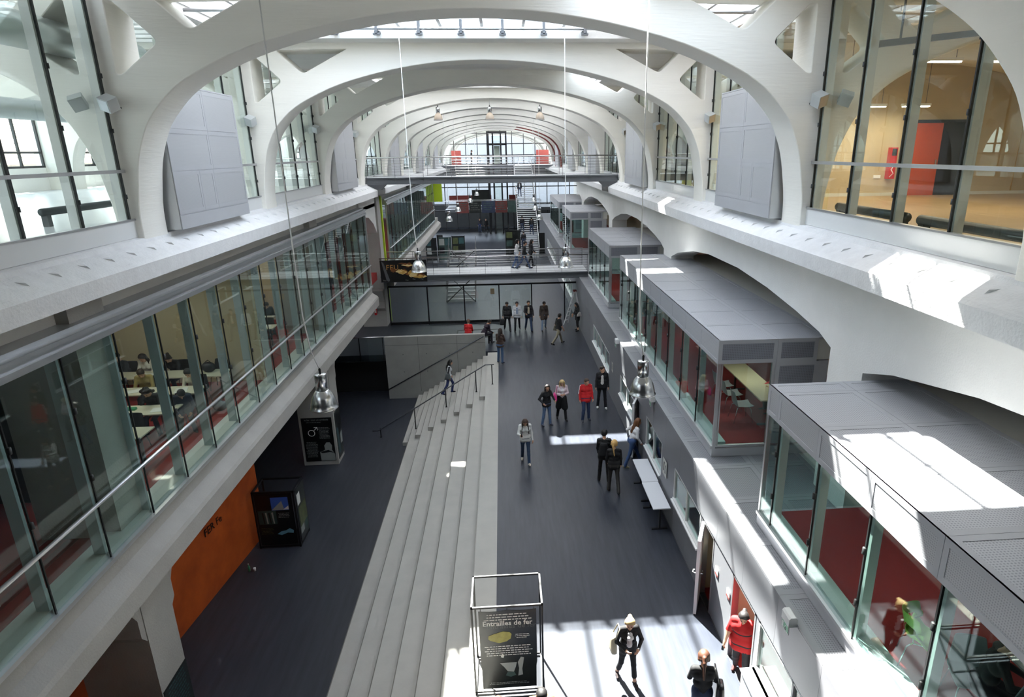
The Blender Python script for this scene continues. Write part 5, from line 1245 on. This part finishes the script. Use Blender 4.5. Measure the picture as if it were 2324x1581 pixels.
def person(label, pos, face, H=1.72, legs=((8, 6), (-8, 6)), arms=((5, 8, 12, 0), (5, 8, 12, 0)), lean=2, head=(8, 0), top=(30, 30, 32), pants=(40, 50, 75), shoe=(30, 30, 30), hair=(40, 30, 24), style='short', skin=SKIN, bulk=1.0, female=False, coat=0, skirt=0, sleeves='long', inner=None, vox=None, hem=.93, collar=None, stripe=None, neck=True, seat=None, crop=0, out=4, group=None, legout=None):
    """standing / walking / seated figure. legs: (hip pitch, knee bend) left, right; arms: (pitch, out, elbow, inward); seat: seat height"""
    s = H/1.72; pos = Vector(pos); dist = math.hypot(pos.x, pos.y)
    vox = vox or (.0135 if dist < 14 else .018 if dist < 26 else .024 if dist < 45 else .032)
    PR = []
    def add(a, b, ra, rb, reg): PR.append((tuple(a), tuple(b), ra, rb, reg))
    B = bulk
    pel = Vector((0, 0, .94))
    T = lambda x, y, z: pel+rot((x, y, z-.94), 'X', -lean)      # torso frame
    add(T(-.078*B, 0, .95), T(.078*B, 0, .95), .112*B, .112*B, 'pants'); add(T(-.085, -.02, .90), T(.085, -.02, .90), .10*B, .10*B, 'pants')
    wz = .075 if female else .09
    add(T(-wz*B, .0, 1.12), T(wz*B, 0, 1.12), .098*B, .098*B, 'top')
    add(T(-.10*B, .0, 1.29), T(.10*B, 0, 1.29), .105*B, .105*B, 'top')
    add(T(-.155, -.01, 1.405), T(.155, -.01, 1.405), .062*B, .062*B, 'top')
    add(T(0, 0, 1.0), T(0, 0, 1.35), .11*B, .10*B, 'top')
    if hem < .93: add(T(-.08*B, 0, hem), T(.08*B, 0, hem), .12*B, .12*B, 'top'); add(T(-.08*B, 0, 1.0), T(.08*B, 0, 1.0), .119*B, .119*B, 'top')
    if female:
        for x in (-.075, .075): add(T(x, .075, 1.27), T(x, .085, 1.265), .062, .058, 'top')
    hp, hy = head
    nb = T(0, -.005, 1.44); hc = T(0, .015, 1.485)+rot(rot((0, .035, .115), 'X', -hp), 'Z', hy*.3)
    HR = (Matrix.Rotation(rad(hy), 3, 'Z') @ Matrix.Rotation(rad(-hp-lean*.6), 3, 'X'))
    Hd = lambda x, y, z: hc+HR @ Vector((x, y, z))
    add(nb, Hd(0, -.02, -.06), .058 if not female else .05, .05 if not female else .045, 'skin')
    add(Hd(0, -.012, .035), Hd(0, .0, .03), .088, .084, 'skin'); add(Hd(0, .03, -.03), Hd(0, .045, -.075), .068, .042, 'skin'); add(Hd(0, -.03, .02), Hd(0, -.045, .02), .078, .07, 'skin')
    add(Hd(0, .098, -.0), Hd(0, .112, -.028), .010, .015, 'skin')
    for x in (-1, 1): add(Hd(x*.086, -.005, .01), Hd(x*.09, -.01, -.025), .013, .010, 'skin')
    if collar: add(T(-.055, .01, 1.455), T(.055, .01, 1.455), .05, .05, 'collar')
    if inner:
        add(T(0, .085*B, 1.06), T(0, .083*B, 1.34), .055, .045, 'inner')
        if female: add(T(-.02, .12, 1.27), T(.02, .12, 1.27), .05, .05, 'inner')
    # legs
    feet = []
    for i, sx in enumerate((-1, 1)):
        p, kn = legs[i][:2]; o = (legs[i][2] if len(legs[i]) > 2 else out)
        hip = T(sx*.088, 0, .92)
        def dv(a): return rot(rot((0, 0, -1), 'X', a), 'Y', -sx*o)
        kne = hip+dv(p)*.43; ank = kne+dv(p-kn)*.415
        add(hip, kne, .083*B, .058*B, 'pants'); add(hip+Vector((sx*.0, -.02, .02)), hip.lerp(kne, .4), .092*B, .08*B, 'pants')
        c = dv(p-kn)
        if crop: m = kne.lerp(ank, 1-crop); add(kne, m, .056*B, .055, 'pants'); add(m, ank, .042, .036, 'skin')
        else: add(kne, kne.lerp(ank, .35), .058*B, .057*B, 'pants'); add(kne.lerp(ank, .35), ank+c*.02, .057*B, .054, 'pants')
        yawf = sx*-8; fp = p-kn
        fd = rot(rot((0, 1, 0), 'X', fp*.55 if fp < 0 else fp*.3), 'Z', yawf)
        heel = ank+c*.045-fd*.03; toe = ank+c*.055+fd*.15
        add(heel, heel.lerp(toe, .6), .036, .036, 'shoe'); add(heel.lerp(toe, .6), toe, .036, .028, 'shoe'); add(ank, heel, .04, .036, 'shoe')
        feet.append(min(heel.z, toe.z)-.036)
        if skirt: add(hip, hip.lerp(kne, skirt), .10*B, .125, 'skirt'); add(T(sx*.06, 0, .95), hip.lerp(kne, skirt*.9), .12, .12, 'skirt')
        if coat: add(T(sx*.08, 0, .95), hip.lerp(kne, coat), .122*B, .11, 'top')
    # arms
    hands = []
    for i, sx in enumerate((-1, 1)):
        p, o, e, inw = arms[i]
        sh = T(sx*.175*B**.5, -.01, 1.395); rr = lambda v: rot(v, 'X', -lean)
        ud = rr(rot(rot((0, 0, -1), 'Y', -sx*o), 'X', p)); el = sh+ud*.275
        fd = rr(rot(rot(rot((0, 0, -1), 'Y', -sx*o*.5), 'X', p+e), 'Z', sx*inw)); wr = el+fd*.24
        sl = 'top' if sleeves != 'none' else 'skin'; fl = 'top' if sleeves == 'long' else 'skin'
        add(sh, el, .056*B, .045*B, sl if sleeves != 'short' else 'top'); add(el, wr, .044*B, .034 if fl == 'top' else .027, fl)
        add(wr, wr+fd*.03, .028, .027, 'skin')
        side = fd.cross(Vector((sx, 0, 0))); 
        if side.length < .2: side = Vector((0, 1, 0))
        side.normalize(); nrm = fd.cross(side).normalized()
        if nrm.x*sx > 0: nrm = -nrm
        pe = wr+fd*.085
        for q in (-.022, 0, .022): add(wr+fd*.025+side*q*.7, pe+side*q, .016, .015, 'skin')
        hands.append((pe, fd, side, nrm, wr))
        if stripe: add(sh+Vector((sx*.012, 0, .01)), el+Vector((sx*.018, 0, 0)), .046, .036, 'stripe'); 
    V, Q = surface_net(lambda P: field(P, PR), [min(min(a[i], b[i])-max(ra, rb) for a, b, ra, rb, _ in PR)-.04 for i in range(3)], [max(max(a[i], b[i])+max(ra, rb) for a, b, ra, rb, _ in PR)+.04 for i in range(3)], vox)
    regs = ['skin', 'top', 'pants', 'shoe', 'skirt', 'collar', 'inner', 'stripe', 'eye', 'lip']
    C = (V[Q[:, 0]]+V[Q[:, 2]])/2; D = np.stack([capdist(C, *pr[:4]) for pr in PR], 1); bi = D.argmin(1); fm = np.array([regs.index(pr[4]) for pr in PR])[bi]
    mb = MB(); mb.v = [tuple(p) for p in V]; mb.f = [tuple(int(x) for x in q) for q in Q]; mb.m = [int(x) for x in fm]; mb.sm = [True]*len(mb.f)
    for (pe, fd, side, nrm, wr) in hands:
        for q, L in ((-.026, .062), (-.009, .072), (.009, .068), (.025, .055)):
            a = pe+side*q-fd*.01; b = a+fd*L*.5+nrm*.012; c = b+fd*L*.3+nrm*.03; mb.tube([a, b, c], [.0095, .009, .007], 6, 0)
        a = wr+fd*.03+side*.028; mb.tube([a, a+side*.02+fd*.03+nrm*.01, a+side*.02+fd*.06+nrm*.018], [.011, .010, .008], 6, 0)
    for x in (-1, 1): mb.ell(Hd(x*.034, .083, .018), (.014, .012, .009), 6, 8)
    mb.ell(Hd(0, .092, -.058), (.024, .012, .007), 6, 9)
    cols = {'skin': skin, 'top': top, 'pants': pants, 'shoe': shoe, 'skirt': (18, 18, 20), 'collar': collar or top, 'inner': inner or top, 'stripe': stripe or top, 'eye': (40, 30, 28), 'lip': (150, 80, 72)}
    # place: feet (or seat) on the ground
    dz = -min(feet) if seat is None else (seat-pel.z*1.0+.105*B)/s
    Mx = Matrix.Translation(pos) @ Matrix.Rotation(rad(-face), 4, 'Z') @ Matrix.Scale(s, 4) @ Matrix.Translation((0, 0, dz))
    me = mb.mesh('person', [cmat(cols[r]) if r != 'skin' else cmat(skin, .55) for r in regs]); 
    o = bpy.data.objects.new('person', me); COL.objects.link(o); me.transform(Mx); tag(o, label, 'person', group)
    # hair as a child
    HP = []
    def ha(a, b, ra, rb): HP.append((tuple(a), tuple(b), ra, rb, 'h'))
    if style != 'bald':
        ha(Hd(0, -.015, .05), Hd(0, -.005, .052), .094, .092); ha(Hd(0, -.04, .03), Hd(0, -.05, .0), .088, .082)
        if style in ('long', 'pony', 'bun'):
            for x in (-1, 1): ha(Hd(x*.06, -.01, .05), Hd(x*.075, -.03, -.03), .045, .035)
        if style == 'long':
            for x in (-1, 1): ha(Hd(x*.075, -.03, .0), Hd(x*.085, -.015, -.15), .042, .035); ha(Hd(x*.085, -.015, -.15), T(x*.10, .05, 1.30), .035, .022)
            ha(Hd(0, -.07, 0), T(0, -.085, 1.36), .07, .06); ha(T(0, -.085, 1.38), T(0, -.11, 1.22), .07, .035)
        if style == 'pony': ha(Hd(0, -.12, .04), Hd(0, -.15, -.04), .035, .03); ha(Hd(0, -.15, -.04), T(0, -.13, 1.28), .03, .016)
        if style == 'bun': ha(Hd(0, -.11, .05), Hd(0, -.125, .06), .045, .045)
        if style == 'curly':
            for x, y, z in ((-.07, 0, .09), (.07, 0, .09), (0, .04, .12), (0, -.07, .1), (-.085, -.03, .04), (.085, -.03, .04), (0, -.1, .03)): ha(Hd(x, y, z), Hd(x*1.05, y, z), .05, .05)
        face_c = [np.array(Hd(0, .125, -.035)), np.array(Hd(0, .10, -.06)), np.array(Hd(0, .135, .01)), np.array(Hd(.03, .125, -.01)), np.array(Hd(-.03, .125, -.01))]
        def hf(P):
            d = field(P, HP, .02)
            for fc in face_c: d = np.maximum(d, .092-np.linalg.norm(P-fc, axis=-1))
            return d
        hv, hq = surface_net(hf, [min(min(a[i], b[i]) for a, b, *_ in HP)-.13 for i in range(3)], [max(max(a[i], b[i]) for a, b, *_ in HP)+.13 for i in range(3)], min(vox*.8, .02))
        hm = MB(); hm.v = [tuple(p) for p in hv]; hm.f = [tuple(int(x) for x in q) for q in hq]; hm.m = [0]*len(hm.f); hm.sm = [True]*len(hm.f)
        h = hm.obj('hair', [cmat(hair, .6)], o); h.data.transform(Mx)
    if style == 'cap':
        pass
    o['_'] = 0; del o['_']
    return o, Mx, hands, T, Hd
def strapbag(label, cat, name, c, size, color, face=0, straps=(), rough=.5):
    t = thing(name, label, cat, c); R = Matrix.Translation(c) @ Matrix.Rotation(rad(-face), 4, 'Z'); w, d, h = size
    vs = []; n = 12; mb = MB()
    for j in range(7):
        z = h*(j/6-.5); k = 1-.25*(j/6)**2-.12*(1 if j in (0, 6) else 0)
        for i in range(n):
            a = 2*pi*i/n; cx, sy = cos(a), sin(a); e = .5
            vs.append(R @ Vector((w/2*k*math.copysign(abs(cx)**e, cx), d/2*(1.1-.5*j/6)*math.copysign(abs(sy)**e, sy), z)))
    fs = [(j*n+i, j*n+(i+1) % n, (j+1)*n+(i+1) % n, (j+1)*n+i) for j in range(6) for i in range(n)]+[tuple(range(n-1, -1, -1)), tuple(range(6*n, 7*n))]
    mb.add(vs, fs, 0, True); mb.obj('bag_body', [cmat(color, rough)], t)
    for st in straps: MB().tube(st, .013, 6).obj('strap', [cmat(tuple(max(0, int(x*.7)) for x in color), rough)], t)
    return t
BLK = (24, 24, 26); JEAN = (52, 72, 108); DJ = (38, 50, 78)
# --- foreground
o, Mx, hd, T, Hd = person('blonde woman in open black jacket and cropped black trousers walking on the sunlit floor', (2.13, 9.95, 0), 176, 1.63, ((6, 4), (-9, 16)), ((14, 20, 62, 42), (10, 18, 66, 45)), 3, (16, -14), BLK, BLK, (40, 30, 30), (196, 164, 112), 'bun', female=True, inner=(222, 222, 224), crop=.34, hem=.9, bulk=.94)
W = lambda p: Mx @ p
strapbag('beige shoulder bag with black handles carried by the blonde woman in black', 'bag', 'shoulder_bag', W(T(.31, -.08, 1.06)), (.14, .36, .32), (196, 186, 160), 176, [[W(T(.28, -.15, 1.22)), W(T(.2, -.1, 1.46)), W(T(.2, .06, 1.47)), W(T(.28, .07, 1.22))]])
o, Mx, hd, T, Hd = person('woman with brown ponytail and black top seen from behind, cut by the lower edge', (3.22, 8.74, 0), 12, 1.70, ((6, 4), (-10, 10)), ((20, 10, 62, 40), (14, 14, 40, 25)), 3, (12, 0), BLK, DJ, BLK, (78, 46, 30), 'pony', female=True, hem=.93)
W = lambda p: Mx @ p
strapbag('black slouchy handbag on the arm of the woman with brown ponytail', 'bag', 'handbag', W(T(.30, -.05, .98)), (.16, .34, .42), (26, 26, 28), 12, [[W(T(.28, -.14, 1.15)), W(T(.2, -.12, 1.45)), W(T(.2, .08, 1.46)), W(T(.28, .1, 1.15))]], .35)
t = thing('hem_band', 'white shirt hem', 'x') if False else None
o, Mx, hd, T, Hd = person('woman in wide red sweater with tied dark hair stepping through the doorway', (4.36, 9.86, 0), 214, 1.70, ((12, 10), (-10, 16)), ((-6, 20, 10, 0), (8, 16, 24, 0)), 4, (22, 6), (190, 26, 28), (34, 34, 38), (70, 30, 30), (28, 24, 24), 'bun', female=True, bulk=1.24, hem=.84, sleeves='short', stripe=(40, 24, 30))
W = lambda p: Mx @ p
m = MB(); 
for k in range(14):
    a = -1.05+2.1*k/13; b = -1.05+2.1*(k+1)/13
    P = [W(T(.215*sin(q), .175*cos(q)+.03, 1.24+dz)) for q, dz in ((a, 0), (b, 0), (b, .03), (a, .03))]; m.add(P, [(0, 1, 2, 3)])
m.obj('chest_stripe', [cmat((30, 20, 24))], o)
strapbag('small black phone in the right hand of the woman in red sweater', 'phone', 'phone', W(hd[1][0]+hd[1][1]*.05), (.05, .015, .11), (20, 20, 22), 214)
o, Mx, hd, T, Hd = person('person in ochre top with short black hair at the bottom edge, head only in view', (.36, 8.36, 0), 175, 1.70, ((5, 5), (-5, 5)), ((5, 12, 20, 10), (5, 12, 20, 10)), 2, (25, 0), (176, 140, 84), JEAN, BLK, (18, 15, 14), 'short')
o, Mx, hd, T, Hd = person('person with brown hair at the bottom edge below the poster frame', (-.34, 8.26, 0), 178, 1.66, ((5, 5), (-5, 5)), ((5, 12, 20, 10), (5, 12, 20, 10)), 2, (15, 0), (70, 50, 44), JEAN, BLK, (70, 46, 36), 'short')
# --- middle of the hall
o, Mx, hd, T, Hd = person('woman in white zip jacket with rucksack straps looking at her phone while walking', (.50, 19.6, 0), 178, 1.68, ((14, 6), (-12, 14)), ((6, 10, 14, 0), (24, 14, 78, 22)), 2, (32, 0), (226, 226, 222), (50, 70, 98), (190, 180, 165), (66, 48, 38), 'long', female=True, hem=.9, collar=(120, 110, 80), bulk=.95, out=1)
W = lambda p: Mx @ p
strapbag('dark rucksack on the back of the woman in white zip jacket', 'bag', 'rucksack', W(T(0, -.17, 1.18)), (.30, .16, .42), (34, 34, 38), 178, [[W(T(x, -.1, 1.4)), W(T(x, .03, 1.475)), W(T(x*1.1, .118, 1.36)), W(T(x*1.2, .11, 1.15)), W(T(x*1.2, -.08, 1.05))] for x in (-.1, .1)])
strapbag('small phone held by the woman in white zip jacket', 'phone', 'phone', W(hd[1][0]+hd[1][1]*.03+Vector((0, .01, .03))), (.05, .015, .1), (40, 40, 44), 178)
o, Mx, hd, T, Hd = person('woman in black hoodie and faded jeans standing with one hand on her hip', (1.42, 22.6, 0), 150, 1.66, ((3, 3), (-4, 6)), ((-18, 30, 70, 20), (-6, 34, 60, 40)), 1, (6, -22), (22, 22, 24), (92, 116, 150), (60, 66, 80), (36, 26, 24), 'long', female=True, hem=.9)
o, Mx, hd, T, Hd = person('blonde woman in white and pink cardigan with long black tunic over trousers', (2.04, 23.1, 0), 176, 1.70, ((8, 4), (-10, 10)), ((12, 12, 84, 45), (12, 12, 84, 45)), 2, (22, -4), (226, 206, 210), (24, 24, 26), (30, 30, 32), (208, 180, 128), 'long', female=True, inner=(236, 232, 232), skirt=.9, hem=.93)
W = lambda p: Mx @ p
strapbag('bright pink handbag on the arm of the blonde woman in cardigan', 'bag', 'handbag', W(T(.27, .04, 1.02)), (.13, .36, .26), (226, 60, 140), 176, [[W(T(.25, -.1, 1.13)), W(T(.2, -.08, 1.44)), W(T(.2, .1, 1.43)), W(T(.25, .14, 1.13))]])
o, Mx, hd, T, Hd = person('short haired man in red track jacket with white sleeve stripes walking', (2.95, 22.9, 0), 172, 1.76, ((-4, 4), (20, 28)), ((2, 12, 18, 10), (2, 12, 18, 10)), 2, (14, 14), (206, 34, 38), (46, 62, 92), (60, 64, 74), (70, 52, 40), 'short', hem=.86, stripe=(235, 225, 225), bulk=1.05)
o, Mx, hd, T, Hd = person('man in black jacket and white trainers standing near the grey front', (3.76, 24.1, 0), 182, 1.80, ((4, 3), (-4, 3)), ((2, 10, 14, 4), (2, 10, 14, 4)), 1, (2, 34), (22, 22, 25), (26, 26, 30), (232, 232, 228), (50, 36, 28), 'short', hem=.88, inner=(220, 216, 212), collar=(30, 30, 32))
o, Mx, hd, T, Hd = person('person in black jacket and black knit cap seen from behind beside the white table', (2.92, 18.1, 0), 8, 1.72, ((2, 3), (-4, 4)), ((4, 6, 30, 14), (4, 6, 30, 14)), 2, (8, -24), (20, 20, 22), (26, 26, 28), BLK, (24, 24, 26), 'short', hem=.84)
W = lambda p: Mx @ p
strapbag('black rucksack on the person with the knit cap', 'bag', 'rucksack', W(T(-.02, -.19, 1.15)), (.30, .17, .44), (22, 22, 24), 8, [[W(T(x, -.1, 1.4)), W(T(x, .03, 1.475)), W(T(x*1.1, .12, 1.36)), W(T(x*1.2, .11, 1.15)), W(T(x*1.2, -.08, 1.05))] for x in (-.1, .1)])
o, Mx, hd, T, Hd = person('woman with blonde ponytail and black clothes seen from behind beside the white table', (3.12, 17.42, 0), 6, 1.68, ((6, 6), (-12, 12)), ((8, 10, 30, 20), (2, 8, 18, 8)), 2, (10, -20), (22, 22, 24), (52, 50, 48), BLK, (205, 164, 100), 'pony', female=True, hem=.86)
o, Mx, hd, T, Hd = person('woman in white top and jeans leaning towards the door by the white table', (4.00, 19.05, 0), 78, 1.70, ((28, 4), (-16, 8)), ((-30, 26, 62, 0), (10, 10, 40, 10)), 16, (-2, -6), (228, 226, 226), (54, 78, 120), (150, 140, 110), (112, 70, 42), 'long', female=True, hem=.95)
# --- stair and back of the hall
o, Mx, hd, T, Hd = person('woman in brown top and jeans standing alone near the stair head, back turned', (-.34, 30.5, 0), 28, 1.74, ((3, 3), (-4, 6)), ((14, 8, 66, 30), (14, 8, 66, 30)), 1, (4, 10), (74, 58, 50), (70, 96, 132), (36, 40, 52), (44, 32, 28), 'long', female=True, hem=.88)
o, Mx, hd, T, Hd = person('woman in white striped jacket with long black hair climbing the walking steps', (-2.78, 28.7, -.86), 82, 1.70, ((26, 34), (-14, 18)), ((6, 6, 20, 6), (-8, 6, 24, 6)), 6, (6, 0), (222, 222, 224), (42, 54, 100), (30, 32, 44), (22, 18, 18), 'long', female=True, hem=.9, stripe=(36, 36, 44))
W = lambda p: Mx @ p
strapbag('grey sling bag of the woman climbing the walking steps', 'bag', 'sling_bag', W(T(.22, -.06, .98)), (.12, .3, .3), (84, 90, 92), 82, [[W(T(.2, -.1, 1.1)), W(T(-.08, -.13, 1.44)), W(T(-.09, .1, 1.42)), W(T(.2, .1, 1.1))]])
walk = ((16, 6), (-14, 20)); walk2 = ((-14, 20), (16, 6))
o, Mx, hd, T, Hd = person('man in dark grey jacket and black trousers, left of four walking side by side', (.06, 36.5, 0), 178, 1.80, walk, ((-6, 10, 12, 0), (10, 10, 16, 0)), 2, (24, 0), (50, 50, 52), (26, 26, 30), BLK, (30, 24, 22), 'short', hem=.84)
strapbag('black bag in the hand of the man in dark grey jacket', 'bag', 'carry_bag', Mx @ (hd[1][0]+Vector((.02, 0, -.24))), (.34, .14, .36), (20, 20, 22), 178, [[Mx @ (hd[1][0]+Vector((-.1, 0, -.1))), Mx @ hd[1][0], Mx @ (hd[1][0]+Vector((.1, 0, -.1)))]])
o, Mx, hd, T, Hd = person('man in open white jacket over blue shirt, second of four walking side by side', (.64, 36.45, 0), 178, 1.78, walk2, ((2, 12, 14, 4), (2, 12, 14, 4)), 1, (12, 0), (222, 224, 228), (30, 30, 36), BLK, (28, 22, 20), 'short', hem=.88, inner=(150, 164, 190))
o, Mx, hd, T, Hd = person('man in dark jacket and cream sweater, third of four walking side by side', (1.30, 36.3, 0), 176, 1.84, walk, ((2, 14, 16, 4), (16, 12, 60, 20)), 1, (8, 6), (34, 32, 36), (46, 62, 92), BLK, (30, 24, 20), 'short', hem=.86, inner=(206, 190, 166))
o, Mx, hd, T, Hd = person('woman in brown coat and pale jeans, right of four walking side by side', (2.20, 36.4, 0), 172, 1.78, walk2, ((6, 8, 16, 4), (-6, 8, 16, 4)), 2, (24, 0), (62, 52, 46), (128, 146, 172), (40, 36, 34), (36, 28, 26), 'short', hem=.84, coat=.5, female=True)
o, Mx, hd, T, Hd = person('man in black shirt and khaki trousers striding across with a hip bag', (2.80, 33.4, 0), 62, 1.76, ((24, 6), (-26, 16)), ((-10, 8, 16, 0), (10, 8, 20, 0)), 3, (4, 8), (22, 22, 24), (140, 132, 114), BLK, (26, 22, 20), 'short', hem=.92, sleeves='short')
strapbag('grey hip bag of the man in khaki trousers', 'bag', 'hip_bag', Mx @ T(-.22, -.05, .92), (.10, .26, .24), (96, 92, 80), 62, [[Mx @ T(-.2, -.1, 1.02), Mx @ T(.06, -.13, 1.45), Mx @ T(.09, .08, 1.44), Mx @ T(-.2, .08, 1.02)]])
o, Mx, hd, T, Hd = person('person in black with pale bag standing in shade at the end of the grey front', (4.12, 36.0, 0), 250, 1.68, ((4, 4), (-4, 4)), ((20, 10, 60, 20), (10, 10, 30, 10)), 2, (10, 0), (24, 24, 26), (30, 30, 32), BLK, (24, 20, 20), 'long', female=True, coat=.5, crop=.45)
strapbag('pale shoulder bag of the person in black at the end of the grey front', 'bag', 'shoulder_bag', Mx @ T(-.26, .0, 1.06), (.12, .28, .22), (196, 190, 184), 250, [[Mx @ T(-.22, -.1, 1.15), Mx @ T(-.15, -.05, 1.46), Mx @ T(-.22, .1, 1.15)]])
SEAT = ((82, 84, 8), (82, 86, 8))
b = thing('bench', 'low bench behind the grey stair wall carrying two seated people', 'bench', (-1.7, 34.1, 0)); MB().box(-2.6, -.9, 33.95, 34.35, .40, .45).obj('seat', ['black_metal'], b)
for x in (-2.5, -1.0): MB().box(x-.03, x+.03, 33.98, 34.32, 0, .40).obj('leg', ['black_metal'], b)
person('person in red shirt sitting behind the grey stair wall', (-2.10, 34.15, 0), 10, 1.72, SEAT, ((26, 8, 50, 16), (26, 8, 50, 16)), 14, (14, 0), (196, 30, 34), JEAN, BLK, (96, 66, 50), 'short', seat=.45, hem=.9)
person('person in dark purple jacket sitting bent forward behind the grey stair wall', (-1.24, 34.15, 0), 60, 1.74, SEAT, ((36, 8, 50, 16), (36, 8, 50, 16)), 30, (26, 0), (44, 34, 48), (50, 50, 58), BLK, (30, 24, 22), 'short', seat=.45, hem=.9)
# --- lower footbridge
person('woman in white jacket and jeans walking right on the lower footbridge', (.74, 38.7, 3.3), 80, 1.72, ((10, 6), (-12, 14)), ((10, 6, 30, 10), (4, 6, 20, 6)), 3, (4, 0), (228, 228, 228), (60, 82, 120), (60, 60, 68), (26, 20, 20), 'long', female=True, hem=.88)
person('man in black jacket striding right on the lower footbridge', (1.18, 38.3, 3.3), 84, 1.74, ((28, 6), (-26, 18)), ((14, 6, 26, 8), (-10, 6, 20, 6)), 4, (6, 0), (24, 24, 26), (56, 72, 104), (40, 40, 46), (24, 20, 18), 'short', hem=.88)
person('person in black and white jacket farther along the lower footbridge', (1.62, 39.0, 3.3), 70, 1.68, walk, ((8, 6, 40, 10), (8, 6, 40, 10)), 3, (6, 0), (40, 40, 44), (30, 30, 34), BLK, (40, 30, 26), 'long', female=True, inner=(210, 210, 210))
# --- far stair and far floor
def onstair(y): return (y-63.5)/6.5*4.25 if y < 70 else 4.25+(y-71.4)/6.6*4.2
for x, y, f, tp, lb in ((1.95, 66.6, 0, (34, 34, 40), 'person in dark jacket climbing the far stair, left of the upper pair'), (2.9, 66.4, 0, (24, 24, 26), 'person in black climbing the far stair, right of the upper pair'), (2.0, 64.6, 0, (30, 30, 34), 'person in black top and jeans at the foot of the far stair'), (1.95, 73.0, 180, (50, 52, 58), 'person in dark jacket and pale shirt coming down the upper far stair')):
    person(lb, (x, y, onstair(y)), f, 1.74, ((24, 26), (-10, 14)), ((4, 8, 14, 0), (4, 8, 14, 0)), 4, (6, 0), tp, (50, 62, 88), BLK, (30, 24, 22), 'short', inner=(210, 210, 214) if f else None)
person('distant person in jeans standing before the far glass doors, left one', (-3.0, 85.6, 0), 185, 1.80, ((4, 4), (-4, 4)), ((4, 8, 14, 0),)*2, 1, (4, 0), (36, 38, 46), (44, 58, 90), BLK, (30, 24, 22), 'short')
person('distant person in black standing before the far glass doors, right one', (-2.2, 85.2, 0), 175, 1.80, ((4, 4), (-4, 4)), ((4, 8, 14, 0),)*2, 1, (4, 0), (28, 28, 30), (30, 30, 32), BLK, (30, 24, 22), 'short')
person('distant dark figure standing on the far upper platform', (-3.6, 83.5, 8.45), 90, 1.76, ((4, 4), (-4, 4)), ((4, 8, 14, 0),)*2, 1, (4, 0), (28, 28, 30), (30, 30, 32), BLK, (30, 24, 22), 'short')
# --- left classrooms
SW = ((78, 80, 8), (78, 82, 8)); WR = ((40, 10, 52, 26), (40, 10, 52, 26))
def student(label, x, y, top, hair, style='short', face=180, head=(30, 0), arms=WR, lean=18, female=False, **kw):
    person(label, (x, y, 3.33), face, 1.70, SW, arms, lean, head, top, (36, 40, 52), BLK, hair, style, seat=.45, female=female, **kw)
student('student in dark hooded top at the left end of the back table row', -11.15, 18.75, (26, 30, 36), (24, 20, 20), 'short', 200, (10, 40))
student('student with long dark hair and glasses in white top at the back table', -10.45, 18.72, (222, 218, 212), (34, 26, 24), 'long', 185, (28, -8), female=True)
student('student in black jacket with tied hair bent over the back table', -9.72, 18.75, (24, 24, 26), (34, 26, 24), 'bun', 190, (34, 20), lean=24, female=True)
student('student in olive jacket writing at the middle table', -9.85, 17.32, (150, 132, 78), (52, 40, 32), 'short', 172, (34, 10))
student('student in pale grey sweater at the middle table nearest the glass', -8.55, 17.32, (206, 200, 184), (26, 22, 20), 'short', 185, (30, 10), lean=24)
student('student with curly black hair and black top at the front occupied table', -8.95, 15.92, (24, 24, 26), (20, 17, 16), 'curly', 178, (36, 0), lean=24)
student('student in dark blue jacket bent at the end of the front occupied table', -8.30, 15.90, (34, 42, 58), (30, 26, 24), 'short', 150, (40, 0), lean=34)
student('person in dark jacket at the table near the wood panelled wall', -9.3, 25.25, (30, 30, 32), (26, 22, 20), 'short', 160)
student('person in black sitting close to the partition of the wood panelled room', -8.8, 22.6, (28, 28, 30), (26, 22, 20), 'short', 180)
person('person in white shirt with orange band standing in the far classroom', (-8.35, 29.5, 3.33), 100, 1.72, ((4, 4), (-4, 4)), ((10, 8, 40, 10),)*2, 4, (10, 0), (206, 200, 192), (28, 28, 32), BLK, (28, 22, 20), 'short', stripe=(190, 96, 50))
person('person in black and yellow top standing in the far classroom', (-8.25, 31.2, 3.33), 120, 1.72, ((4, 4), (-4, 4)), ((20, 8, 50, 10),)*2, 4, (16, 0), (196, 150, 60), (28, 28, 32), BLK, (28, 22, 20), 'pony', collar=BLK, female=True)
# --- in the pods
person('dark silhouette of a seated person in profile in the nearest pod', (5.60, 5.78, 3.28), 120, 1.70, SW, WR, 16, (20, 0), (30, 30, 30), (30, 30, 34), BLK, (24, 20, 20), 'short', seat=.46)
person('seated person in black top with grey stripes in the nearest pod', (5.85, 5.12, 3.28), 250, 1.70, SW, WR, 14, (16, 0), (36, 36, 38), (30, 30, 34), BLK, (34, 28, 26), 'short', seat=.46, stripe=(110, 110, 112))
person('person in red jumper seated across the long beige table', (7.3, 15.55, 3.28), 270, 1.70, SW, WR, 12, (16, 0), (196, 34, 30), (34, 34, 38), BLK, (36, 28, 26), 'short', seat=.46)
person('person in dark clothes standing at the far end of the second pod', (5.35, 25.4, 3.28), 240, 1.74, ((4, 4), (-4, 4)), ((10, 8, 30, 10),)*2, 2, (6, 0), (60, 66, 70), (30, 30, 34), BLK, (34, 28, 26), 'short')
